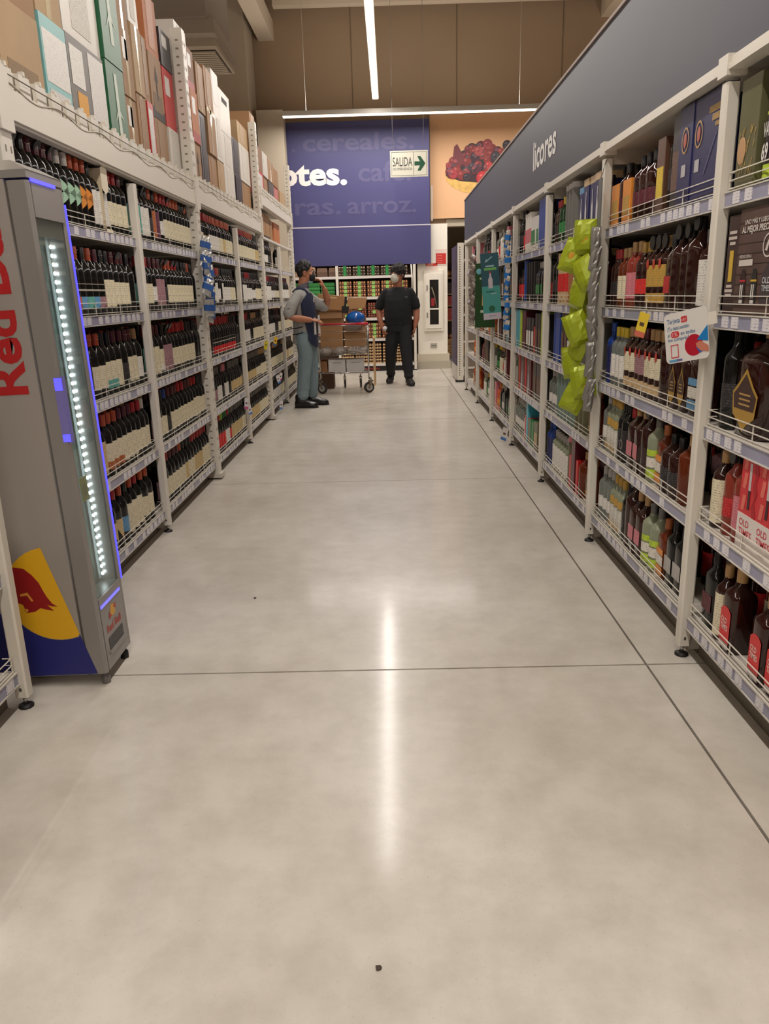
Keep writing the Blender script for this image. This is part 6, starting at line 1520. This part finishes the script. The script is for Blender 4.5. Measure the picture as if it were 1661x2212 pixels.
# things on the floor behind the cart, left
t = flapbox(-1.22, -.86, 11.6, 11.9, 0, .24, 'open dark box with scraps on the floor behind the cart', (92, 66, 52), flaps=False)
mb = MB()
for k in range(7): mb.ell((-1.14+.04*k, 11.70+.02*(k % 3), .24), .035, .03, .03, mat(((200, 96, 60), (206, 160, 120), (176, 120, 90))[k % 3], .6), 7, 5)
mb.build('paper_scraps', label='orange and tan paper scraps heaped in the floor box', cat='scraps', kind='stuff')
mb = MB(); mb.box(-.265, -.235, 11.9, 12.25, .22, .72, mat((196, 160, 116), .7)); mb.box(-.265, -.235, 11.9, 12.25, 0, .22, mat((196, 160, 116), .7)); mb.build('cardboard_sheet', label='tan cardboard sheet standing right behind the cart', cat='cardboard')

# ------------------------------------------------------------------ people
V = Vector
def path(mb, pts, rs, m, n=12):
    """closed tapered tube with rounded ends through pts"""
    P = [V(p) for p in pts]
    t0 = (P[1]-P[0]).normalized(); t1 = (P[-1]-P[-2]).normalized()
    P2 = [P[0]-t0*rs[0]*.85, P[0]-t0*rs[0]*.5]+P+[P[-1]+t1*rs[-1]*.5, P[-1]+t1*rs[-1]*.85]
    r2 = [rs[0]*.45, rs[0]*.85]+list(rs)+[rs[-1]*.85, rs[-1]*.45]
    mb.tube(P2, r2, m, n)
def rings(mb, rg, m, n=20):
    vs = []
    for c, a, b in rg:
        for i in range(n):
            t = 2*PI*i/n; vs.append(tuple(V(c)+V(a)*math.cos(t)+V(b)*math.sin(t)))
    k = len(rg)
    fs = [(j*n+i, j*n+(i+1) % n, (j+1)*n+(i+1) % n, (j+1)*n+i) for j in range(k-1) for i in range(n)]
    fs += [tuple(range(n-1, -1, -1)), tuple((k-1)*n+i for i in range(n))]
    mb.add(vs, fs, m, True)
def torso(mb, rg, yaw, m, off=0.0):
    c_, s_ = math.cos(yaw), math.sin(yaw)
    rings(mb, [((x, y, z), (c_*(rx+off), s_*(rx+off), 0), (-s_*(ry+off), c_*(ry+off), 0)) for z, x, y, rx, ry in rg], m)
def soften(name, mb, parent, voxel=.007, it=4, m=None, label=None):
    o = mb.build(name)
    md = o.modifiers.new('r', 'REMESH'); md.mode = 'VOXEL'; md.voxel_size = voxel; md.use_smooth_shade = True
    sm = o.modifiers.new('s', 'SMOOTH'); sm.iterations = it; sm.factor = .5
    bpy.context.view_layer.update()
    dg = bpy.context.evaluated_depsgraph_get()
    me = bpy.data.meshes.new_from_object(o.evaluated_get(dg)); me.name = name
    me.materials.clear(); me.materials.append(m or mb.mats[0])
    bpy.data.objects.remove(o)
    ob = bpy.data.objects.new(name, me); col.objects.link(ob); 
    if parent is not None:
        ob.parent = parent; ob.matrix_parent_inverse = parent.matrix_world.inverted()
    if label: ob['label'] = label
    return ob
def hand(mb, w, d, nrm, side, curl, m, s=1.0, curls=None):
    """w wrist, d finger direction, nrm palm normal, side direction towards the thumb"""
    w, d, nrm, side = V(w), V(d).normalized(), V(nrm).normalized(), V(side).normalized()
    rings(mb, [(w-d*.02*s, side*.024*s, nrm*.019*s), (w+d*.015*s, side*.030*s, nrm*.018*s), (w+d*.05*s, side*.040*s, nrm*.016*s), (w+d*.085*s, side*.040*s, nrm*.013*s), (w+d*.098*s, side*.032*s, nrm*.008*s)], m, 12)
    for i, (o, L) in enumerate(((.031, .072), (.0105, .080), (-.0105, .075), (-.031, .058))):
        c = (curls[i] if curls else curl)
        b = w+d*.085*s+side*o*s; ang = 0; pts = [b-d*.02*s]; p = b; pts.append(p)
        for k, q in enumerate((.45, .30, .25)):
            ang += c*(1.0 if k == 0 else 1.1)
            p = p+(d*math.cos(ang)+nrm*math.sin(ang))*L*q*s; pts.append(p)
        path(mb, pts, [.0092*s, .0092*s, .0085*s, .0078*s, .0065*s], m, 8)
    b = w+d*.025*s+side*.026*s
    path(mb, [b, b+(side*.8+d*.7+nrm*.3).normalized()*.035*s, b+(side*.8+d*.7+nrm*.3).normalized()*.035*s+(d*.9+side*.1+nrm*.5).normalized()*.03*s], [.013*s, .011*s, .008*s], m, 8)
def head(mb, c, th, m, tilt=0.0, s=1.0):
    R_ = Matrix.Rotation(th, 4, 'Z') @ Matrix.Rotation(tilt, 4, 'X') @ Matrix.Scale(s, 4)
    Q = Matrix.Translation(c) @ R_
    r3 = R_.to_3x3()
    def e(x, y, z, a, b, g, rot=None): mb.ell(Q @ V((x, y, z)), a, b, g, m, 18, 12, rot=r3)
    e(0, .012, .03, .077, .094, .092); e(0, -.012, -.03, .064, .074, .088); e(0, -.04, -.085, .036, .036, .03)
    e(0, -.082, .012, .030, .02, .014) ; e(0, -.088, -.012, .013, .020, .024)     # brow, nose
    e(0, -.100, -.022, .016, .012, .012); e(0, -.078, -.058, .026, .012, .012)
    for s in (-1, 1):
        e(s*.036, -.066, -.022, .026, .018, .02); e(s*.076, .012, -.008, .011, .020, .032); e(s*.080, .018, .008, .008, .014, .016)
    return Q
def faceparts(par, Q, skin, brow=True):
    inv = par.matrix_world.inverted()
    mb = MB()
    for s in (-1, 1):
        mb.ell(Q @ V((s*.031, -.080, .006)), .012, .008, .008, mat((225, 220, 214), .3), 10, 6)
        mb.ell(Q @ V((s*.031, -.087, .006)), .006, .004, .006, mat((30, 20, 16), .2), 8, 5)
    o = mb.build('eyes', par); o.matrix_parent_inverse = inv
    mb = MB()
    for s in (-1, 1): mb.tube([Q @ V((s*.014, -.094, .028)), Q @ V((s*.032, -.092, .034)), Q @ V((s*.050, -.080, .030))], .004, mat((24, 18, 16), .7), 5)
    o = mb.build('eyebrows', par); o.matrix_parent_inverse = inv
def glasses(par, Q, m):
    mb = MB()
    for s in (-1, 1):
        mb.tube([Q @ V((s*.033+.024*math.cos(a), -.104+.006*abs(math.cos(a)), .004+.018*math.sin(a))) for a in [2*PI*i/16 for i in range(17)]], .0018, m, 5)
        mb.tube([Q @ V((s*.057, -.098, .008)), Q @ V((s*.080, -.05, .008)), Q @ V((s*.086, .012, .004))], .0018, m, 5)
    mb.tube([Q @ V((-.009, -.106, .008)), Q @ V((.009, -.106, .008))], .0018, m, 5)
    o = mb.build('glasses', par); o.matrix_parent_inverse = par.matrix_world.inverted()
def hairdo(par, Q, seed, m, front=-.05, n=70, sc=1.0):
    mb = MB(); rr_ = random.Random(seed)
    r3 = Q.to_3x3()
    mb.ell(Q @ V((0, .024, .045)), .088*sc, .100*sc, .094*sc, m, 16, 10, rot=r3)
    for k in range(n):
        a = rr_.uniform(0, 2*PI); ph = rr_.uniform(0, 1.75)
        x, y, z = .082*sc*math.sin(ph)*math.cos(a), .094*sc*math.sin(ph)*math.sin(a), .094*sc*math.cos(ph)
        p = V((x, .022+y, .040+z))
        if p.y < front and p.z < .075: continue
        if p.y < .02 and p.z < .045: continue
        mb.ell(Q @ p, .022, .022, .018, m, 8, 6)
    mb.ell(Q @ V((0, .06, -.01)), .070, .05, .06, m, 12, 8, rot=r3)
    # keep the forehead clear
    return soften('hair', mb, par, .007, 1, m)
def shoe(par, heel, toe, m, h=.085, nm='shoe'):
    hl, te = V(heel), V(toe); d = (te-hl).normalized(); s = V((0, 0, 1)).cross(d)
    L = (te-hl).length; mb = MB()
    rg = []
    for u_, wv, hh in ((0, .034, .085), (.06, .048, .120), (.25, .052, .130), (.45, .052, .118), (.7, .058, .090), (.9, .050, .072), (1, .028, .050)):
        rg.append((hl+d*L*u_+V((0, 0, hh/2)), s*wv, V((0, 0, hh/2))))
    rings(mb, rg, m, 14); path(mb, [hl+d*L*.22+V((0, 0, .06)), hl+d*L*.20+V((0, 0, .135))], [.048, .056], m, 12)
    o = soften(nm, mb, par, .007, 3, m)
    q = MB(); rg = []
    for u_, wv in ((-.02, .02), (.03, .036), (.25, .040), (.45, .040), (.7, .048), (.92, .042), (1.02, .018)):
        rg.append((hl+d*L*u_+V((0, 0, .009)), s*wv, V((0, 0, .009))))
    rings(q, rg, mat((26, 24, 24), .5), 12); so = q.build('sole', o); so.matrix_parent_inverse = Matrix.Identity(4)
    return o
SK1 = mat((176, 116, 86), .5, noise=.03, nscale=20); SK2 = mat((164, 104, 80), .5, noise=.03, nscale=20)

# ---- man in black, walking towards the camera
pm = thing('person', 'man in black t-shirt, dark trousers and white face mask walking beside the cart', 'person', (.14, 12.0, 0))
TR = [(.86, .135, 12.0, .185, .125), (.93, .135, 12.0, .195, .135), (1.02, .130, 11.99, .195, .145), (1.14, .130, 11.985, .192, .140), (1.26, .130, 11.99, .190, .128), (1.34, .132, 12.0, .190, .108), (1.40, .134, 12.01, .165, .088), (1.445, .138, 12.01, .085, .068)]
mb = MB()
torso(mb, TR, .05, SK2)
path(mb, [(.14, 12.02, 1.42), (.138, 12.0, 1.56)], [.066, .064], SK2)
QR = head(mb, (.136, 11.985, 1.63), math.radians(-40), SK2, s=1.08)
AL = [(-.045, 12.01, 1.375), (-.125, 12.02, 1.25), (-.165, 12.03, 1.11), (-.150, 11.99, 1.00), (-.120, 11.95, .885)]
AR = [(.315, 12.01, 1.375), (.385, 12.02, 1.25), (.415, 12.03, 1.10), (.410, 11.99, .98), (.385, 11.96, .87)]
path(mb, AL, [.054, .052, .048, .044, .031], SK2); path(mb, AR, [.054, .052, .048, .044, .031], SK2)
hand(mb, (-.118, 11.945, .875), (.22, -.2, -1), (1, -.1, .1), (.1, -1, -.1), .75, SK2)
hand(mb, (.383, 11.955, .86), (-.18, -.1, -1), (-1, -.15, 0), (-.1, -1, -.1), .35, SK2)
LGL = [(.055, 12.01, .88), (.03, 12.02, .66), (.005, 12.04, .46), (0, 12.14, .26), (0, 12.22, .10)]
LGR = [(.215, 11.99, .88), (.235, 11.95, .66), (.245, 11.90, .46), (.262, 11.87, .26), (.275, 11.80, .10)]
path(mb, LGL, [.088, .078, .058, .052, .038], SK2); path(mb, LGR, [.088, .078, .058, .052, .038], SK2)
soften('body', mb, pm, .0065, 3, SK2)
faceparts(pm, QR, SK2); glasses(pm, QR, mat((60, 44, 36), .4))
BT = mat((17, 19, 24), .85, noise=.15, nscale=14, bump=.25); BP = mat((20, 22, 28), .8, noise=.15, nscale=9, bump=.3)
mb = MB(); torso(mb, [(.90, .135, 12.0, .190, .135)]+[r_ for r_ in TR[1:-1]]+[(1.435, .137, 12.01, .098, .075), (1.452, .138, 12.01, .070, .064)], .05, BT, .016)
for A in (AL, AR):
    path(mb, [V(A[0])+V((0, 0, .005)), V(A[1]), V(A[1])*.45+V(A[2])*.55], [.064, .068, .071], BT)
soften('t_shirt', mb, pm, .009, 4, BT)
mb = MB(); torso(mb, [(.80, .135, 12.0, .185, .13), (.88, .135, 12.0, .200, .14), (.95, .135, 12.0, .200, .145), (.99, .135, 12.0, .195, .14)], .05, BP)
path(mb, LGL[:4]+[(0, 12.21, .125)], [.115, .108, .088, .080, .062], BP); path(mb, LGR[:4]+[(.275, 11.82, .115)], [.118, .110, .090, .082, .062], BP)
for c_ in ((0, 12.19, .15), (.272, 11.83, .14)): mb.ell(c_, .078, .076, .034, BP)
soften('trousers', mb, pm, .010, 4, BP)
hairdo(pm, QR, 4, mat((22, 18, 18), .7, noise=.2, nscale=40, bump=.5), n=110, sc=1.12)
shoe(pm, (.005, 12.30, 0), (-.035, 12.05, 0), mat((30, 27, 27), .6)); shoe(pm, (.262, 11.90, 0), (.325, 11.64, 0), mat((30, 27, 27), .6))
mb = MB(); WM = mat((206, 204, 190), .75)
r3 = QR.to_3x3()
mb.ell(QR @ V((0, -.068, -.048)), .060, .056, .064, WM, 18, 12, rot=r3); mb.ell(QR @ V((0, -.10, -.03)), .022, .03, .045, WM, 12, 8, rot=r3)
soften('face_mask', mb, pm, .006, 2, WM)
mb = MB()
for s in (-1, 1): mb.tube([QR @ V((s*.055, -.06, -.02)), QR @ V((s*.080, -.01, .0)), QR @ V((s*.085, .02, .02))], .002, WM, 5)
o = mb.build('mask_strap', pm); o.matrix_parent_inverse = pm.matrix_world.inverted()
mb = MB()
for s in (-1, 1): mb.box(.255+s*.012-.005, .255+s*.012+.005, 11.853, 11.856, 1.295, 1.315, mat((120, 122, 126), .5))
o = mb.build('chest_mark', pm); o.matrix_parent_inverse = pm.matrix_world.inverted()
mb = MB(); mb.ell((-.075, 11.90, .85), .035, .025, .035, mat((214, 216, 220), .8), 9, 6); 
mb.v = [(x+R.uniform(-.006, .006), y, z+R.uniform(-.006, .006)) for x, y, z in mb.v]; o = mb.build('cloth', label='crumpled white cloth in the hand of the man in black', cat='cloth')

# ---- shop worker in grey shirt and navy apron, facing right
pw_ = thing('person', 'man in grey shirt, navy apron and light jeans holding the cart handle', 'person', (-1.05, 9.72, 0))
yw = math.radians(88)
TW = [(.86, -1.065, 9.72, .150, .112), (.94, -1.065, 9.72, .150, .115), (1.04, -1.06, 9.72, .150, .118), (1.16, -1.06, 9.72, .160, .120), (1.28, -1.065, 9.72, .172, .115), (1.36, -1.07, 9.72, .178, .100), (1.41, -1.07, 9.72, .150, .082), (1.45, -1.065, 9.72, .080, .066)]
mb = MB(); torso(mb, TW, yw, SK1)
path(mb, [(-1.06, 9.72, 1.42), (-1.03, 9.72, 1.56)], [.066, .062], SK1)
QW = head(mb, (-1.005, 9.72, 1.630), math.radians(92), SK1, tilt=-.0)
WN = [(-1.10, 9.56, 1.365), (-1.165, 9.50, 1.26), (-1.225, 9.48, 1.125), (-1.10, 9.50, 1.095), (-.965, 9.53, 1.075)]
WF = [(-1.04, 9.88, 1.375), (-.92, 9.95, 1.27), (-.785, 9.96, 1.215), (-.775, 9.90, 1.32), (-.80, 9.85, 1.43)]
path(mb, WN, [.054, .052, .050, .047, .033], SK1); path(mb, WF, [.052, .052, .050, .047, .034], SK1)
hand(mb, (-.955, 9.53, 1.073), (1, .05, -.1), (.1, .3, -1), (.1, 1, .2), .45, SK1, curls=(.35, .5, .6, .7))
hand(mb, (-.803, 9.845, 1.44), (-.35, -.2, 1), (-1, -.1, -.3), (-.1, -1, 0), .5, SK1, s=1.12, curls=(.55, .6, .65, .7))
LN = [(-1.07, 9.63, .88), (-1.05, 9.62, .66), (-1.075, 9.62, .46), (-1.10, 9.62, .26), (-1.115, 9.62, .11)]
LF = [(-1.05, 9.81, .88), (-1.00, 9.82, .66), (-1.0, 9.84, .46), (-1.01, 9.85, .26), (-1.02, 9.86, .11)]
path(mb, LN, [.088, .078, .058, .052, .038], SK1); path(mb, LF, [.088, .078, .058, .052, .038], SK1)
soften('body', mb, pw_, .0065, 3, SK1)
faceparts(pw_, QW, SK1); glasses(pw_, QW, mat((40, 34, 32), .4))
GSH = mat((164, 163, 160), .85, noise=.06, nscale=8, bump=.15); JE = mat((124, 142, 150), .85, noise=.10, nscale=7, bump=.25); AP = mat((34, 42, 70), .8, noise=.08, nscale=8, bump=.1)
mb = MB(); torso(mb, [(.79, -1.07, 9.72, .158, .128), (.86, -1.07, 9.72, .155, .125)]+TW[1:-1]+[(1.44, -1.067, 9.72, .095, .074), (1.455, -1.065, 9.72, .072, .064)], yw, GSH, .016)
for A in (WN, WF): path(mb, [V(A[0]), V(A[1]), V(A[1])*.25+V(A[2])*.75], [.064, .070, .074], GSH)
soften('shirt', mb, pw_, .009, 4, GSH)
mb = MB(); rings(mb, [((-1.062, 9.72, 1.43), (.088, 0, .014), (0, .095, 0)), ((-1.048, 9.72, 1.50), (.074, 0, .022), (0, .078, 0))], mat((96, 92, 104), .8), 16); 
soften('collar', mb, pw_, .008, 2, mat((96, 92, 104), .8))
mb = MB(); torso(mb, [(.80, -1.065, 9.72, .155, .12), (.90, -1.065, 9.72, .160, .125)], yw, JE)
path(mb, LN[:4]+[(-1.112, 9.62, .15)], [.102, .094, .084, .080, .074], JE); path(mb, LF[:4]+[(-1.018, 9.86, .15)], [.102, .094, .084, .080, .074], JE)
for z, x in ((.24, -1.10), (.19, -1.11), (.145, -1.113)): mb.ell((x, 9.62, z), .084, .080, .022, JE)
soften('jeans', mb, pw_, .010, 3, JE)
hairdo(pw_, QW, 9, mat((22, 18, 20), .6, noise=.2, nscale=40, bump=.4), n=60)
BS = mat((20, 19, 20), .28)
shoe(pw_, (-1.215, 9.62, 0), (-.925, 9.60, 0), BS); shoe(pw_, (-1.10, 9.86, 0), (-.81, 9.86, 0), BS)
mb = MB(); KM = mat((26, 28, 34), .8); r3 = QW.to_3x3()
mb.ell(QW @ V((0, -.064, -.052)), .062, .050, .060, KM, 18, 12, rot=r3); soften('face_mask', mb, pw_, .006, 2, KM)
mb = MB(); mb.ell(QW @ V((0, -.045, -.110)), .045, .04, .016, mat((150, 190, 206), .6), 12, 6, rot=r3)
for s in (-1, 1): mb.tube([QW @ V((s*.056, -.05, -.03)), QW @ V((s*.080, -.01, -.01)), QW @ V((s*.086, .02, .012))], .002, KM, 5)
o = mb.build('mask_lining', pw_); o.matrix_parent_inverse = pw_.matrix_world.inverted()
# apron: front shell over the shirt
mb = MB(); vs = []; NZ = 16; NA = 14
def tw(z):
    zs = [t_[0] for t_ in TW]
    if z <= zs[0]: return TW[0][3], TW[0][4], TW[0][1]
    for a, b in zip(TW, TW[1:]):
        if z <= b[0]: k = (z-a[0])/(b[0]-a[0]); return a[3]+(b[3]-a[3])*k, a[4]+(b[4]-a[4])*k, a[1]+(b[1]-a[1])*k
    return TW[-1][3], TW[-1][4], TW[-1][1]
for side_ in (0, 1):
    for j in range(NZ+1):
        z = .745+(1.385-.745)*j/NZ
        rx, ry, cx = tw(z)
        spread = 62+ (28*min(1, max(0, (z-.9)/.25)))
        if z > 1.28: spread = 90-42*(z-1.28)/.11
        if z < .90: spread = 62*math.sqrt(max(0, 1-((.90-z)/.165)**2))+6
        o_ = .030+(.006 if side_ else 0)+(.02 if z < .9 else 0)
        for i in range(NA+1):
            a = math.radians(-spread+2*spread*i/NA)
            vs.append((cx+(ry+o_)*math.cos(a), 9.72+(rx+o_)*math.sin(a), z))
k = (NZ+1)*(NA+1); fs = []
for j in range(NZ):
    for i in range(NA):
        a = j*(NA+1)+i; fs.append((a, a+NA+1, a+NA+2, a+1)); fs.append((k+a, k+a+1, k+a+NA+2, k+a+NA+1))
for j in range(NZ):
    for i in (0, NA):
        a = j*(NA+1)+i; b = a+NA+1; f_ = (a, k+a, k+b, b); fs.append(f_)
mb.add(vs, fs, AP, True)
for s in (-1, 1): mb.tube([(-.965, 9.72+s*.10, 1.36), (-1.03, 9.72+s*.115, 1.43), (-1.10, 9.72+s*.10, 1.44), (-1.16, 9.72+s*.06, 1.40)], .022, AP, 6)
for z in (1.0, .93): mb.tube([(-1.055, 9.72-.19, z), (-1.13, 9.72-.17, z-.02), (-1.20, 9.66, z-.03)], .006, mat((28, 30, 44), .7), 5)
o = mb.build('apron', pw_); o.matrix_parent_inverse = pw_.matrix_world.inverted()
mb = MB(); mb.ell((-1.205, 9.545, 1.19), .028, .006, .012, mat((196, 92, 92), .6), 12, 6, rot=Matrix.Rotation(-.0, 3, 'Z')); mb.ell((-1.20, 9.54, 1.215), .02, .006, .007, mat((110, 100, 104), .6), 10, 5); 
for i, p in enumerate(mb.v): mb.v[i] = (p[0]+.0, p[1]-.118, p[2])
o = mb.build('sleeve_badge', pw_); o.matrix_parent_inverse = pw_.matrix_world.inverted()
mb = MB(); mb.box(-.925, -.918, 9.66, 9.69, 1.28, 1.33, mat((226, 224, 220), .5)); o = mb.build('name_badge', pw_); o.matrix_parent_inverse = pw_.matrix_world.inverted()
mb = MB(); mb.lathe([(.033, 0), (.035, .008), (.035, .030), (.033, .038)], mat((220, 170, 150), .5), 14); mb.v = [tuple(Matrix.Translation((-.782, 9.885, 1.345)) @ Matrix.Rotation(.15, 4, 'Y') @ V(p)) for p in mb.v]; o = mb.build('wristband', pw_); o.matrix_parent_inverse = pw_.matrix_world.inverted()
t = thing('price_label_roll', 'white striped price label strips held in the worker\'s right hand', 'labels', (-.875, 9.545, 1.0))
mb = MB(); mb.box(-.045, -.020, -.004, .0, -.10, .10, mat((216, 210, 206), .5, pr=(80, 70, 90))); mb.build('strip', t)
mb = MB(); mb.box(.005, .030, -.004, .0, -.12, .13, mat((216, 210, 206), .5, pr=(80, 70, 90))); mb.box(.008, .028, -.0045, -.004, -.11, -.09, mat((190, 80, 80), .5)); mb.build('strip', t)
mb = MB(); mb.box(-.018, .003, -.003, .001, -.13, .08, mat((36, 34, 40), .5)); mb.build('strip', t)
